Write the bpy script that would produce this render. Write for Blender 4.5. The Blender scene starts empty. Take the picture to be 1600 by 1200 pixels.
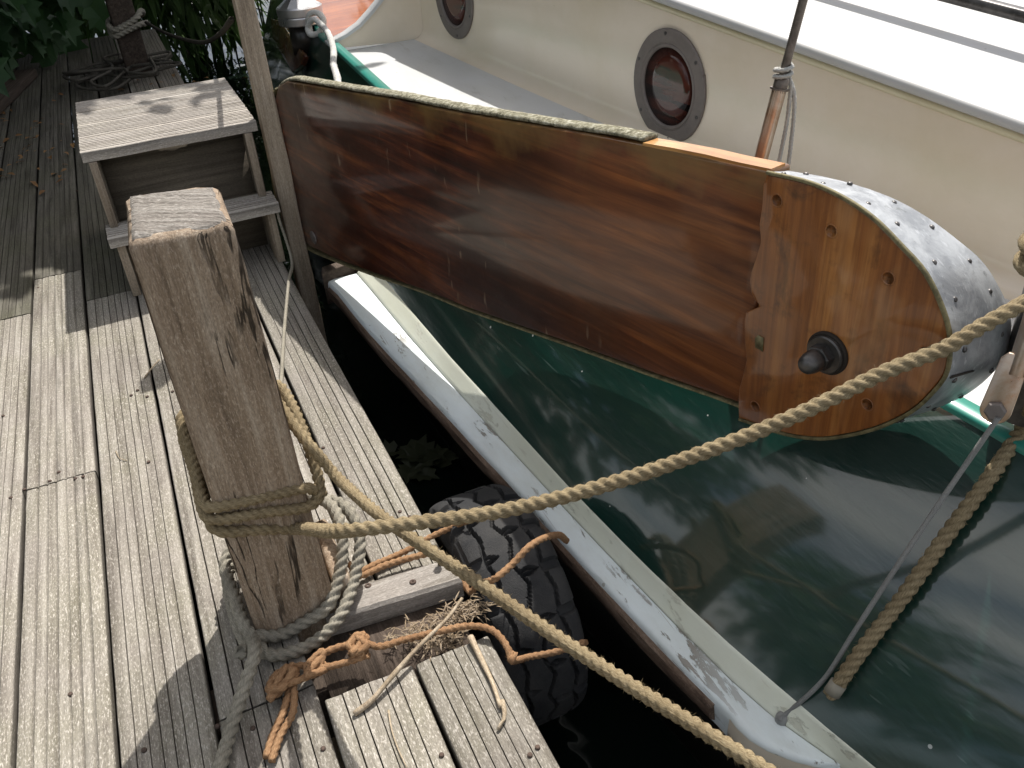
import bpy, bmesh, math, random
import numpy as np
from mathutils import Vector, Matrix, noise
R = math.radians
random.seed(7)
# ------------------------------------------------------------------ camera
sc = bpy.context.scene
cam = bpy.data.cameras.new('camera'); camo = bpy.data.objects.new('camera', cam)
sc.collection.objects.link(camo); sc.camera = camo
cam.sensor_width = 36; cam.lens = 30.958; cam.clip_end = 500; cam.clip_start = 0.02
camo.matrix_world = Matrix(((0.91105888,0.27605022,-0.30621559,0),(-0.40670956,0.48014324,-0.77720641,0),
                            (-0.06752066,0.83262161,0.54971103,1.18),(0,0,0,1)))
sc.render.resolution_x = 1024; sc.render.resolution_y = 768
# ------------------------------------------------------------------ light
SUN_EL, SUN_AZ = R(56), R(38.5)
w = bpy.data.worlds.new('World'); sc.world = w; w.use_nodes = True
wn = w.node_tree; bg = wn.nodes['Background']
sky = wn.nodes.new('ShaderNodeTexSky'); sky.sky_type = 'NISHITA'; sky.sun_disc = False
sky.sun_elevation = SUN_EL; sky.sun_rotation = SUN_AZ; sky.air_density = 0.9; sky.dust_density = 4.0; sky.ozone_density = 0.7
# broken white cloud in the sky, by direction
tc_ = wn.nodes.new('ShaderNodeTexCoord'); mp_ = wn.nodes.new('ShaderNodeMapping'); mp_.inputs['Scale'].default_value = (1.6,1.6,3.2); mp_.inputs['Location'].default_value = (.7,.2,.4)
nz_ = wn.nodes.new('ShaderNodeTexNoise'); nz_.inputs['Scale'].default_value = 1.5; nz_.inputs['Detail'].default_value = 6; nz_.inputs['Roughness'].default_value = .55
rp_ = wn.nodes.new('ShaderNodeValToRGB'); rp_.color_ramp.elements[0].position = .40; rp_.color_ramp.elements[1].position = .62
mx_ = wn.nodes.new('ShaderNodeMix'); mx_.data_type = 'RGBA'; mx_.inputs[7].default_value = (7.3,7.2,6.9,1)
wn.links.new(tc_.outputs['Generated'], mp_.inputs[0]); wn.links.new(mp_.outputs[0], nz_.inputs['Vector']); wn.links.new(nz_.outputs['Fac'], rp_.inputs[0])
wn.links.new(rp_.outputs[0], mx_.inputs[0]); wn.links.new(sky.outputs[0], mx_.inputs[6]); wn.links.new(mx_.outputs[2], bg.inputs[0]); bg.inputs[1].default_value = 0.105
sl = bpy.data.lights.new('sun', 'SUN'); sl.energy = 3.9; sl.angle = R(0.5); sl.color = (1.0, 0.96, 0.90)
so = bpy.data.objects.new('sun', sl); sc.collection.objects.link(so)
sd = Vector((math.sin(SUN_AZ)*math.cos(SUN_EL), math.cos(SUN_AZ)*math.cos(SUN_EL), math.sin(SUN_EL)))
so.rotation_euler = sd.to_track_quat('Z', 'Y').to_euler()
sc.view_settings.view_transform = 'Standard'; sc.view_settings.look = 'None'
sc.view_settings.exposure = 0.58; sc.view_settings.gamma = 1.0
sc.render.engine = 'CYCLES'
sc.cycles.max_bounces = 8; sc.cycles.glossy_bounces = 4; sc.cycles.diffuse_bounces = 4

# ------------------------------------------------------------------ helpers
COL = sc.collection
def tag(o, label=None, cat=None, group=None, kind=None):
    if label: o['label'] = label
    if cat: o['category'] = cat
    if group: o['group'] = group
    if kind: o['kind'] = kind
    return o
def empty(name, label=None, cat=None, loc=(0,0,0), rz=0, group=None):
    o = bpy.data.objects.new(name, None); COL.objects.link(o); o.location = loc
    o.rotation_euler = (0,0,rz); o.empty_display_size = .1
    return tag(o, label, cat, group)
def mesh(name, V, F, mat, parent=None, smooth=True, uvs=None, ang=None, bevel=0, loc=None):
    me = bpy.data.meshes.new(name); me.from_pydata([tuple(v) for v in V], [], F)
    me.materials.append(mat)
    if uvs is not None:
        ul = me.uv_layers.new(name='UVMap')
        li = np.zeros(len(me.loops), dtype=np.int32); me.loops.foreach_get('vertex_index', li)
        ul.data.foreach_set('uv', np.asarray(uvs, dtype=np.float32)[li].ravel())
    if smooth: me.polygons.foreach_set('use_smooth', [True]*len(me.polygons))
    if ang: me.set_sharp_from_angle(angle=R(ang))
    me.update()
    o = bpy.data.objects.new(name, me); COL.objects.link(o)
    if parent: o.parent = parent
    if loc is not None: o.location = loc
    if bevel:
        b = o.modifiers.new('bevel', 'BEVEL'); b.width = bevel; b.segments = 2; b.limit_method = 'ANGLE'; b.angle_limit = R(35)
    return o
def fixn(V, F):
    bm = bmesh.new(); vs = [bm.verts.new(v) for v in V]
    for f in F:
        try: bm.faces.new([vs[i] for i in f])
        except ValueError: pass
    bmesh.ops.recalc_face_normals(bm, faces=bm.faces); bm.verts.index_update()
    F2 = [[v.index for v in f.verts] for f in bm.faces]; bm.free()
    return F2
class B:
    """collects shapes of one mesh"""
    def __init__(s): s.V = []; s.F = []
    def add(s, V, F):
        n = len(s.V); s.V += [tuple(v) for v in V]; s.F += [[i+n for i in f] for f in F]; return s
    def box(s, a, b):
        (x0,y0,z0),(x1,y1,z1) = a, b
        return s.add([(x0,y0,z0),(x1,y0,z0),(x1,y1,z0),(x0,y1,z0),(x0,y0,z1),(x1,y0,z1),(x1,y1,z1),(x0,y1,z1)],
                     [(0,3,2,1),(4,5,6,7),(0,1,5,4),(1,2,6,5),(2,3,7,6),(3,0,4,7)])
    def prism(s, P, a, b, axis='x'):
        """outline P (2D) extruded between a and b along axis"""
        n = len(P)
        f = {'x': lambda p,t:(t,p[0],p[1]), 'y': lambda p,t:(p[0],t,p[1]), 'z': lambda p,t:(p[0],p[1],t)}[axis]
        V = [f(p,a) for p in P]+[f(p,b) for p in P]
        F = [list(range(n)), list(range(2*n-1, n-1, -1))]+[[i,i+n,(i+1)%n+n,(i+1)%n] for i in range(n)]
        return s.add(V, fixn(V, F))
    def loft(s, secs, close=False, caps=False):
        m = len(secs[0]); V = [p for q in secs for p in q]; F = []
        k = m if close else m-1
        for i in range(len(secs)-1):
            for j in range(k):
                F.append([i*m+j, i*m+(j+1)%m, (i+1)*m+(j+1)%m, (i+1)*m+j])
        if caps: F += [list(range(m))[::-1], [(len(secs)-1)*m+j for j in range(m)]]
        return s.add(V, F)
    def cyl(s, p, q, r0, r1=None, n=20, caps=True):
        p = Vector(p); q = Vector(q); r1 = r0 if r1 is None else r1
        d = (q-p).normalized(); a = d.orthogonal().normalized(); b = d.cross(a)
        ring = lambda c, r: [c+(a*math.cos(t*2*math.pi/n)+b*math.sin(t*2*math.pi/n))*r for t in range(n)]
        return s.loft([ring(p,r0), ring(q,r1)], True, caps)
    def lathe(s, prof, o, d, n=32):
        """prof: (radius, distance along d) list"""
        o = Vector(o); d = Vector(d).normalized(); a = d.orthogonal().normalized(); b = d.cross(a)
        return s.loft([[o+d*h+(a*math.cos(t*2*math.pi/n)+b*math.sin(t*2*math.pi/n))*max(r,1e-5) for t in range(n)] for r,h in prof], True, True)
    def obj(s, name, mat, parent=None, **k): return mesh(name, s.V, s.F, mat, parent, **k)

def catmull(P, step):
    P = [Vector(p) for p in P]; P = [P[0]*2-P[1]]+P+[P[-1]*2-P[-2]]
    out = []
    for i in range(1, len(P)-2):
        a,b,c,d = P[i-1:i+3]; L = (c-b).length; n = max(2, int(L/0.004))
        t0=0; t1=t0+max((b-a).length,1e-4)**.5; t2=t1+max(L,1e-4)**.5; t3=t2+max((d-c).length,1e-4)**.5
        for k in range(n):
            t = t1+(t2-t1)*k/n
            A1=a*((t1-t)/(t1-t0))+b*((t-t0)/(t1-t0)); A2=b*((t2-t)/(t2-t1))+c*((t-t1)/(t2-t1)); A3=c*((t3-t)/(t3-t2))+d*((t-t2)/(t3-t2))
            B1=A1*((t2-t)/(t2-t0))+A2*((t-t0)/(t2-t0)); B2=A2*((t3-t)/(t3-t1))+A3*((t-t1)/(t3-t1))
            out.append(B1*((t2-t)/(t2-t1))+B2*((t-t1)/(t2-t1)))
    out.append(P[-2])
    res = [out[0]]; acc = 0; last = out[0]
    for p in out[1:]:
        acc += (p-last).length; last = p
        if acc >= step: res.append(p); acc = 0
    res.append(out[-1]); return res
def rope(name, P, r, mat, parent=None, pitch=4.5, fuzz=1100, M=24, lay=3, wob=.04, hand=1, seed=1, spp=27):
    """a laid rope of three strands swept along P, with loose fibres"""
    rnd = random.Random(seed)
    pitchm = pitch*r; step = pitchm/(spp if lay else 10)
    C = catmull(P, step); V = []; F = []; UV = []
    T = []
    for i in range(len(C)):
        t = (C[min(i+1,len(C)-1)]-C[max(i-1,0)]); T.append(t.normalized() if t.length > 1e-9 else Vector((0,0,1)))
    nrm = T[0].orthogonal().normalized(); s = 0
    d_, rs = .50*r, .50*r; hairs = []
    for i,(c,t) in enumerate(zip(C,T)):
        if i: s += (c-C[i-1]).length
        nrm = (nrm-t*nrm.dot(t)).normalized(); b = t.cross(nrm)
        ph = hand*2*math.pi*s/(pitchm*max(lay,1)/3)
        k = 1+wob*noise.noise(Vector((s*25, seed, 0)))
        for j in range(M+1):
            a = 2*math.pi*j/M
            if lay:
                dl = ((a-ph/1.0) % (2*math.pi/3)) - math.pi/3
                rho = d_*math.cos(dl)+math.sqrt(max(0,rs*rs-(d_*math.sin(dl))**2))
            else: rho = r
            V.append(c+(nrm*math.cos(a)+b*math.sin(a))*rho*k)
            UV.append((j/M, s/r*.16))
        if fuzz and i:
            L = (c-C[i-1]).length; n = fuzz*L; n = int(n)+(rnd.random() < n%1)
            for _ in range(n):
                a = rnd.random()*6.283; o = (nrm*math.cos(a)+b*math.sin(a))
                dr = (o*rnd.uniform(.3,1)+t*rnd.uniform(-1.2,1.2)+Vector((rnd.uniform(-.5,.5),)*3)).normalized()
                hairs.append((c+o*r*.85, dr, rnd.uniform(.12,.45)*r+.0015))
    m = len(C)
    for i in range(m-1):
        for j in range(M):
            q_ = M+1; F.append([i*q_+j, i*q_+j+1, (i+1)*q_+j+1, (i+1)*q_+j])
    F += [list(range(M))[::-1], [(m-1)*(M+1)+j for j in range(M)]]
    for p,d,L in hairs:
        q = d.orthogonal().normalized()*.00022; n = len(V)
        bend = Vector((rnd.uniform(-1,1),rnd.uniform(-1,1),rnd.uniform(-1,1)))*L*.35
        V += [p-q, p+q, p+d*L*.6+bend*.3+q*.8, p+d*L*.6+bend*.3-q*.8, p+d*L+bend]; UV += [(0,0)]*5
        F += [[n,n+1,n+2,n+3],[n+3,n+2,n+4]]
    return mesh(name, V, F, mat, parent, uvs=UV)
def on(c, z, dz=0): return (c[0], c[1], z+dz)

# ------------------------------------------------------------------ materials
class Mat:
    def __init__(s, name):
        s.m = bpy.data.materials.new(name); s.m.use_nodes = True; s.nt = s.m.node_tree
        s.bs = s.nt.nodes['Principled BSDF']; s.tc = s.nt.nodes.new('ShaderNodeTexCoord')
        s.bump_last = None
    def n(s, t, **k):
        x = s.nt.nodes.new(t)
        for a,b in k.items(): setattr(x, a, b)
        return x
    def L(s, a, b): s.nt.links.new(a, b)
    def coord(s, scale=(1,1,1), rot=(0,0,0), uv=False, rnd=False):
        mp = s.n('ShaderNodeMapping'); mp.inputs['Scale'].default_value = scale; mp.inputs['Rotation'].default_value = rot
        src = s.tc.outputs['UV' if uv else 'Object']
        if rnd:
            oi = s.n('ShaderNodeObjectInfo'); v = s.n('ShaderNodeVectorMath', operation='SCALE'); v.inputs[0].default_value = (37,53,71)
            s.L(oi.outputs['Random'], v.inputs['Scale']); ad = s.n('ShaderNodeVectorMath', operation='ADD')
            s.L(src, ad.inputs[0]); s.L(v.outputs[0], ad.inputs[1]); src = ad.outputs[0]
        s.L(src, mp.inputs['Vector']); return mp.outputs[0]
    def noise(s, co, scale=1, detail=6, rough=.6, dist=0):
        x = s.n('ShaderNodeTexNoise'); x.inputs['Scale'].default_value = scale; x.inputs['Detail'].default_value = detail
        x.inputs['Roughness'].default_value = rough; x.inputs['Distortion'].default_value = dist
        s.L(co, x.inputs['Vector']); return x.outputs['Fac']
    def ramp(s, f, stops, const=False):
        x = s.n('ShaderNodeValToRGB'); e = x.color_ramp.elements
        while len(e) < len(stops): e.new(.5)
        for a,(p,c) in zip(e, stops):
            a.position = p; a.color = (c,c,c,1) if isinstance(c,(int,float)) else (*c,1)
        s.L(f, x.inputs[0]); return x.outputs[0]
    def mix(s, f, a, b, mode='MIX'):
        x = s.n('ShaderNodeMix', data_type='RGBA', blend_type=mode)
        for v,i in ((f,0),(a,6),(b,7)):
            if hasattr(v,'is_linked'): s.L(v, x.inputs[i])
            else: x.inputs[i].default_value = v if i == 0 else (*v,1)
        return x.outputs[2]
    def math(s, op, a, b=0, clamp=False):
        x = s.n('ShaderNodeMath', operation=op); x.use_clamp = clamp
        for v,i in ((a,0),(b,1)):
            if hasattr(v,'is_linked'): s.L(v, x.inputs[i])
            else: x.inputs[i].default_value = v
        return x.outputs[0]
    def bump(s, f, dist, strength=1):
        x = s.n('ShaderNodeBump'); x.inputs['Distance'].default_value = dist; x.inputs['Strength'].default_value = strength
        s.L(f, x.inputs['Height'])
        if s.bump_last: s.L(s.bump_last, x.inputs['Normal'])
        s.bump_last = x.outputs[0]; s.L(x.outputs[0], s.bs.inputs['Normal']); return s
    def set(s, color=None, rough=None, metal=None, coat=None, coat_rough=None, spec=None, trans=None, ior=None):
        for k,v in (('Base Color',color),('Roughness',rough),('Metallic',metal),('Coat Weight',coat),('Coat Roughness',coat_rough),
                    ('Specular IOR Level',spec),('Transmission Weight',trans),('IOR',ior)):
            if v is None: continue
            if hasattr(v,'is_linked'): s.L(v, s.bs.inputs[k])
            else: s.bs.inputs[k].default_value = (*v,1) if k == 'Base Color' else v
        return s

def weathered(name, dark, mid, light, axis=1, green=.25, spark=.5, bump=.0012, scale=1.0, rough=.85, cracks=0, dist=.6, dirt=False):
    m = Mat(name)
    sc_ = [55*scale]*3; sc_[axis] = 2.2*scale
    c = m.coord(sc_, rnd=True)
    g = m.noise(c, 1, 8, .65, dist)
    s2 = [230*scale]*3; s2[axis] = 16*scale
    c2 = m.coord(s2, rnd=True); g2 = m.noise(c2, 1, 5, .7, .3)
    big = m.noise(m.coord((5,5,5), rnd=True), 1, 5, .6)
    col = m.ramp(g, [(.3,dark),(.48,mid),(.72,light)])
    col = m.mix(m.ramp(big,[(.4,0),(.75,green)]), col, tuple(a*b for a,b in zip(mid,(.82,.9,.62))))
    col = m.mix(m.ramp(g2,[(.28,.75),(.45,0)]), col, dark)
    s3 = [400]*3; s3[axis] = 115
    sp = m.noise(m.coord(s3, rnd=True), 1, 4, .7)
    spk = m.math('MULTIPLY', m.ramp(sp,[(.53,0),(.64,1)]), m.ramp(big,[(.35,spark*.5),(.6,spark)]))
    col = m.mix(spk, col, tuple(min(.8,a*1.35+.04) for a in light))
    br = m.n('ShaderNodeObjectInfo'); v = m.n('ShaderNodeMapRange'); v.inputs[3].default_value = .80; v.inputs[4].default_value = 1.18
    m.L(br.outputs['Random'], v.inputs[0]); hs = m.n('ShaderNodeHueSaturation'); m.L(v.outputs[0], hs.inputs['Value']); m.L(col, hs.inputs['Color']); col = hs.outputs[0]
    if cracks:
        s4 = [24]*3; s4[axis] = 1.7
        wv = m.noise(m.coord(s4), 1, 4, .6, .5)
        cr = m.math('ABSOLUTE', m.math('SUBTRACT', wv, .5)); ck = m.ramp(cr,[(0,1),(.008,.9),(.02,0)])
        ck = m.math('MULTIPLY', ck, m.ramp(m.noise(m.coord((9,9,3)),1,3),[(.53,0),(.58,1)]))
        col = m.mix(m.math('MULTIPLY', ck, cracks), col, (.02,.015,.01))
        m.bump(ck, -.004)
    fs = [520]*3; fs[axis] = 150
    fv = m.n('ShaderNodeMapRange'); fv.inputs[1].default_value = .3; fv.inputs[2].default_value = .7; fv.inputs[3].default_value = .72; fv.inputs[4].default_value = 1.3
    fn_ = m.noise(m.coord(fs, rnd=True), 1, 3, .8); m.L(fn_, fv.inputs[0])
    h2 = m.n('ShaderNodeHueSaturation'); m.L(fv.outputs[0], h2.inputs['Value']); m.L(col, h2.inputs['Color']); col = h2.outputs[0]
    if dirt:
        at = m.n('ShaderNodeAttribute'); at.attribute_name = 'grime'
        col = m.mix(m.math('MULTIPLY', at.outputs['Fac'], .9), col, tuple(a*.28 for a in dark))
    m.set(color=col, rough=rough, spec=.25)
    m.bump(g, bump*1.6); m.bump(g2, bump*.8)
    return m.m
M_deck = weathered('weathered_deck_wood', (.112,.096,.080), (.228,.206,.178), (.375,.348,.308), axis=1, green=.4, spark=.8, dirt=True)
M_deck_shade = weathered('shade_toned_deck_wood', (.045,.04,.032), (.10,.092,.076), (.18,.168,.14), axis=1, green=.6, spark=.35, dirt=True)  # tree shade painted into the far boards as darker, greener wood
M_deckx = weathered('weathered_tread_wood', (.17,.15,.125), (.32,.29,.26), (.46,.43,.39), axis=0, green=.15, spark=.6, dirt=True)
M_post = weathered('rough_post_wood', (.14,.10,.07), (.30,.225,.16), (.48,.40,.315), axis=2, green=.1, spark=.42, bump=.0022, scale=1.25, cracks=.9, dist=.15)
M_endgrain = weathered('sawn_end_grain', (.11,.095,.08), (.25,.225,.20), (.42,.395,.36), axis=0, green=.15, spark=.7, bump=.005, scale=2.0)
M_pole = weathered('pole_wood', (.13,.10,.075), (.26,.21,.16), (.42,.36,.29), axis=2, green=.2, spark=.3, bump=.001)
M_darkwood = weathered('dark_old_wood', (.035,.026,.02), (.07,.052,.04), (.13,.1,.08), axis=1, green=.1, spark=.15)
M_strip = weathered('bare_rubbing_wood', (.05,.035,.026), (.13,.085,.06), (.28,.21,.16), axis=1, green=.1, spark=.3, bump=.001)
M_panel = weathered('dull_panel_wood', (.06,.05,.038), (.13,.11,.085), (.20,.17,.13), axis=0, green=.2, spark=.1, bump=.0006, scale=.4)

def rope_mat(name, dark, mid, light, rough=.9):
    m = Mat(name)
    c = m.coord((13,2.6,1), uv=True); f = m.noise(c, 3.2, 6, .75, .35)
    o = m.coord((14,14,14)); b = m.noise(o, 1, 4, .6)
    col = m.ramp(f, [(.3,dark),(.5,mid),(.72,light)])
    col = m.mix(m.ramp(b,[(.42,0),(.7,.45)]), col, dark)
    m.set(color=col, rough=rough, spec=.2); m.bump(f, .0022); return m.m
M_hemp = rope_mat('tan_laid_rope', (.13,.092,.048), (.30,.237,.14), (.50,.415,.27))
M_grey = rope_mat('grey_rope', (.15,.14,.11), (.32,.295,.24), (.52,.485,.40))
M_orange = rope_mat('orange_twine', (.18,.085,.04), (.38,.22,.115), (.58,.40,.24))
M_white = rope_mat('white_rope', (.35,.35,.33), (.58,.58,.55), (.75,.75,.72))
M_darkrope = rope_mat('dark_wet_rope', (.02,.018,.015), (.05,.045,.035), (.10,.09,.07))
M_oldrope = rope_mat('old_grey_rope', (.05,.045,.038), (.12,.11,.09), (.22,.20,.17))
M_cable = rope_mat('grey_cable_cover', (.18,.18,.175), (.32,.32,.31), (.46,.46,.45), .6)

def paint(name, col, dirt, dirtcol, coat=.6, rough=.35, coat_rough=.06, speck=1.0, wave=0, blot=.1, chips=0, chipcol=(.22,.19,.15)):
    m = Mat(name)
    big = m.noise(m.coord((3,3,3)), 1, 6, .65)
    fine = m.noise(m.coord((60,60,60)), 1, 4, .6)
    vor = m.n('ShaderNodeTexVoronoi'); vor.inputs['Scale'].default_value = 22; m.L(m.coord((1,1,1)), vor.inputs['Vector'])
    sp = m.math('LESS_THAN', vor.outputs['Distance'], m.math('MULTIPLY', m.ramp(m.noise(m.coord((7,7,7)),1,3),[(.5,0),(.75,.09)]), speck))
    c = m.mix(m.ramp(big,[(.4,0),(.7,blot)]), col, tuple(a*b for a,b in zip(col,(.86,.84,.72))))
    c = m.mix(m.math('MULTIPLY', m.ramp(m.noise(m.coord((11,2.5,11)),1,7,.7),[(.5,0),(.72,1)]), dirt), c, dirtcol)
    c = m.mix(m.math('MULTIPLY', sp, .8), c, dirtcol)
    if chips:
        ch = m.noise(m.coord((34,7,34)),1,7,.72,.3); zone = m.noise(m.coord((2.6,2.6,2.6)),1,3)
        cm = m.math('MULTIPLY', m.ramp(ch,[(.585,0),(.60,1)]), m.ramp(zone,[(.44,0),(.58,1)]))
        st = m.noise(m.coord((120,3,120)),1,3,.5); sm = m.math('MULTIPLY', m.ramp(st,[(.66,0),(.69,.6)]), m.ramp(zone,[(.40,0),(.5,1)]))
        c = m.mix(m.math('MULTIPLY', m.ramp(m.noise(m.coord((9,3,9)),1,6,.7),[(.45,0),(.7,1)]), .35*chips), c, (.42,.40,.33))
        c = m.mix(m.math('MULTIPLY', cm, chips), c, chipcol); c = m.mix(m.math('MULTIPLY', sm, chips), c, chipcol)
        m.bump(cm, -.0008)
    m.set(color=c, rough=rough, coat=coat, coat_rough=coat_rough)
    m.bump(big, .0015, .6); m.bump(fine, .00012)
    if wave: m.bump(m.noise(m.coord((14,3,14)), 1, 3, .5), wave)
    return m.m
M_green = Mat('glossy_green_paint')
_g = M_green
_c = _g.noise(_g.coord((1.5,1.5,1.5)),1,4); _vo = _g.n('ShaderNodeTexVoronoi'); _vo.inputs['Scale'].default_value = 16; _g.L(_g.coord(), _vo.inputs['Vector'])
_sp = _g.math('LESS_THAN', _vo.outputs['Distance'], _g.ramp(_g.noise(_g.coord((3,3,3)),1,2),[(.42,.012),(.7,.065)]))
_col = _g.mix(_g.ramp(_c,[(.4,0),(.7,.6)]), (.002,.026,.019), (.003,.036,.027))
_veil = _g.noise(_g.coord((5,1.4,9)),1,6,.65,.8)
_col = _g.mix(_g.ramp(_veil,[(.42,0),(.72,.18)]), _col, (.08,.09,.075))  # patchy grey veil of the reflections put into the paint colour
_scr = _g.noise(_g.coord((90,6,90),rot=(.3,.2,.4)),1,2,.4)
_col = _g.mix(_g.math('MULTIPLY', _g.ramp(_scr,[(.67,0),(.70,.4)]), _g.ramp(_c,[(.5,0),(.6,1)])), _col, (.12,.16,.15))
_col = _g.mix(_sp, _col, (.45,.47,.45))
_g.set(color=_col, rough=.3, coat=1.0, coat_rough=.07, spec=.5); _g.bs.inputs['Coat IOR'].default_value = 1.75
_g.bump(_g.noise(_g.coord((6,2.0,6)),1,2,.5), .014); _g.bump(_g.noise(_g.coord((80,17,80)),1,3,.6), .0013)
M_green = _g.m
M_teal = paint('teal_cap_paint', (.03,.24,.19), .3, (.02,.09,.07), coat=.5)
M_palegreen = paint('pale_green_paint', (.22,.36,.28), .3, (.1,.12,.09))
M_cream = paint('cream_paint', (.75,.66,.54), .08, (.33,.28,.18), coat=.6, rough=.4, coat_rough=.14, speck=.6, blot=.6)
M_aged = paint('yellowed_cream_paint', (.60,.55,.38), .35, (.35,.28,.14), coat=.4)
M_whitep = paint('white_deck_paint', (.54,.55,.56), .18, (.30,.29,.24), coat=.3, rough=.5, coat_rough=.25, speck=1.3, blot=.3, chips=.25, chipcol=(.34,.32,.28))
M_roof = paint('white_roof_paint', (.46,.465,.47), .16, (.30,.28,.23), coat=.08, rough=.6, coat_rough=.3, speck=1.4, blot=.5)
M_rail = paint('weathered_white_rail_paint', (.77,.84,.86), .28, (.38,.37,.32), coat=.15, rough=.6, coat_rough=.2, speck=1.6, blot=.35, chips=.85)
M_bevel = paint('ivory_bevel_paint', (.80,.82,.70), .15, (.40,.38,.28), coat=.4, coat_rough=.12, speck=1.0, blot=.5, chips=.4, chipcol=(.40,.36,.27))

def varnish(name, dark, mid, light, axis, faded=None, warm=False, stretch=(16,1.0), coat_rough=.05, bumpd=.0012):
    m = Mat(name)
    s1 = [stretch[0]]*3; s1[axis] = stretch[1]
    f = m.noise(m.coord(s1), 1, 7, .62, 1.2)
    s2 = [120]*3; s2[axis] = 4; f2 = m.noise(m.coord(s2), 1, 5, .7)
    big = m.noise(m.coord((2.2,2.2,2.2)), 1, 4, .6, .6)
    c = m.ramp(f, [(.30,dark),(.5,mid),(.72,light)])
    c = m.mix(m.ramp(f2,[(.35,.55),(.55,0)]), c, dark)
    c = m.mix(m.ramp(big,[(.40,.0),(.64,.8)]), c, dark)
    if warm:
        sy = m.n('ShaderNodeSeparateXYZ'); m.L(m.tc.outputs['Object'], sy.inputs[0])
        wf = m.math('ADD', sy.outputs[1], m.math('MULTIPLY', m.math('SUBTRACT', m.noise(m.coord((3,1.5,3)),1,4,.6), .5), 1.6))
        c = m.mix(m.ramp(wf, [(-.0,.55),(.75,0)]), c, m.mix(f, (.20,.060,.014), (.36,.15,.04)) if False else m.mix(m.ramp(f,[(.3,0),(.7,1)]), (.10,.027,.009), (.34,.125,.034)))
    if faded:
        z0, k, col2 = faded
        sx = m.n('ShaderNodeSeparateXYZ'); m.L(m.tc.outputs['Object'], sx.inputs[0])
        top = m.math('ADD', sx.outputs[2], m.math('MULTIPLY', sx.outputs[1], k))   # 0 at lower, z0 at the top edge
        d = m.math('SUBTRACT', top, z0-.055)
        d = m.math('ADD', d, m.math('MULTIPLY', m.math('SUBTRACT', m.noise(m.coord((7,7,7)),1,4,.6), .56), .26))
        c = m.mix(m.ramp(m.math('MULTIPLY', d, 14, True), [(0,0),(1,.72)]), c, col2)
        drips = m.noise(m.coord((60,34,9)),1,2,.5)
        dm = m.math('MULTIPLY', m.ramp(drips,[(.66,0),(.71,.5)]), m.ramp(m.noise(m.coord((3,2,3)),1,2),[(.5,0),(.6,1)]))
        c = m.mix(dm, c, (.40,.30,.20))
    if axis == 2:
        sn = m.noise(m.coord((9,9,9)),1,5,.7,.4); c = m.mix(m.ramp(sn,[(.54,0),(.68,.7)]), c, (.05,.022,.010))
        bl = m.noise(m.coord((5,9,3)),1,4,.6); c = m.mix(m.ramp(bl,[(.56,0),(.74,.5)]), c, (.50,.30,.14))
    m.set(color=c, rough=m.ramp(m.noise(m.coord((6,4,6)),1,5,.65),[(.4,.3),(.65,.55)]), coat=.8, coat_rough=coat_rough, spec=.3)
    m.bump(f2, .00025); m.bump(m.noise(m.coord((5,2,5)),1,3,.5), bumpd); return m.m
M_mahog = varnish('varnished_mahogany', (.020,.005,.003), (.092,.021,.009), (.29,.085,.022), 1, stretch=(27,1.5), coat_rough=.10, warm=True, faded=(.6963,.079,(.20,.12,.04)))
M_cheek = varnish('honey_varnished_oak', (.14,.045,.012), (.30,.108,.026), (.46,.20,.055), 2, stretch=(22,1.6), coat_rough=.1)
M_edgewood = varnish('bright_bare_edge', (.22,.08,.02), (.48,.22,.06), (.66,.38,.14), 1)  # bare wood, lighter than the varnished face
M_hatch = varnish('orange_hatch_varnish', (.20,.045,.010), (.42,.11,.02), (.60,.20,.05), 0)

def metal(name, col, col2, rough=.4, metalness=.9, scale=18, bump=.0006):
    m = Mat(name); f = m.noise(m.coord((scale,)*3), 1, 7, .7, .4)
    c = m.mix(m.ramp(f,[(.38,0),(.62,1)]), col, col2)
    m.set(color=c, rough=m.ramp(f,[(.3,rough*.8),(.7,min(1,rough*1.35))]), metal=metalness); m.bump(f, bump); return m.m
_m = Mat('blotchy_zinc_sheet'); _f = _m.noise(_m.coord((15,15,15)),1,7,.72,.5); _s = _m.noise(_m.coord((140,22,60),rot=(.4,.2,.7)),1,4,.6); _b = _m.noise(_m.coord((45,45,45)),1,5,.7)
_c = _m.mix(_m.ramp(_f,[(.40,0),(.60,1)]), (.26,.275,.295), (.42,.44,.46)); _c = _m.mix(_m.ramp(_s,[(.60,0),(.66,.6)]), _c, (.55,.57,.60)); _c = _m.mix(_m.ramp(_b,[(.60,0),(.70,.55)]), _c, (.12,.13,.12))
_m.set(color=_c, rough=_m.ramp(_f,[(.3,.38),(.7,.62)]), metal=.45); _m.bump(_f,.0012); _m.bump(_s,.0004); M_zinc = _m.m
M_brass = metal('tarnished_brass_edging', (.10,.085,.04), (.24,.21,.11), .65, .25, 60)
M_bolt = metal('dark_bronze_bolt', (.07,.067,.066), (.14,.134,.13), .38, .8, 30)
M_ring = metal('dull_bronze_ring', (.15,.13,.12), (.20,.175,.16), .55, .25, 25, .0003)
M_copper = metal('copper_stained_tube', (.42,.24,.14), (.55,.46,.38), .28, .9, 12, .0002)
M_steel = metal('stainless_steel', (.55,.55,.56), (.66,.66,.66), .33, .9, 8, .0001)
M_rust = metal('rusty_screw', (.06,.042,.034), (.13,.09,.07), .8, .3, 200)
M_rod = metal('threaded_bronze_rod', (.12,.10,.085), (.22,.19,.165), .4, .8, 60)
def plain(name, col, rough=.6, **k): return Mat(name).set(color=col, rough=rough, **k).m
_m = Mat('dark_port_glass'); _f = _m.noise(_m.coord((3,3,22)),1,3,.5,.3)
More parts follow.
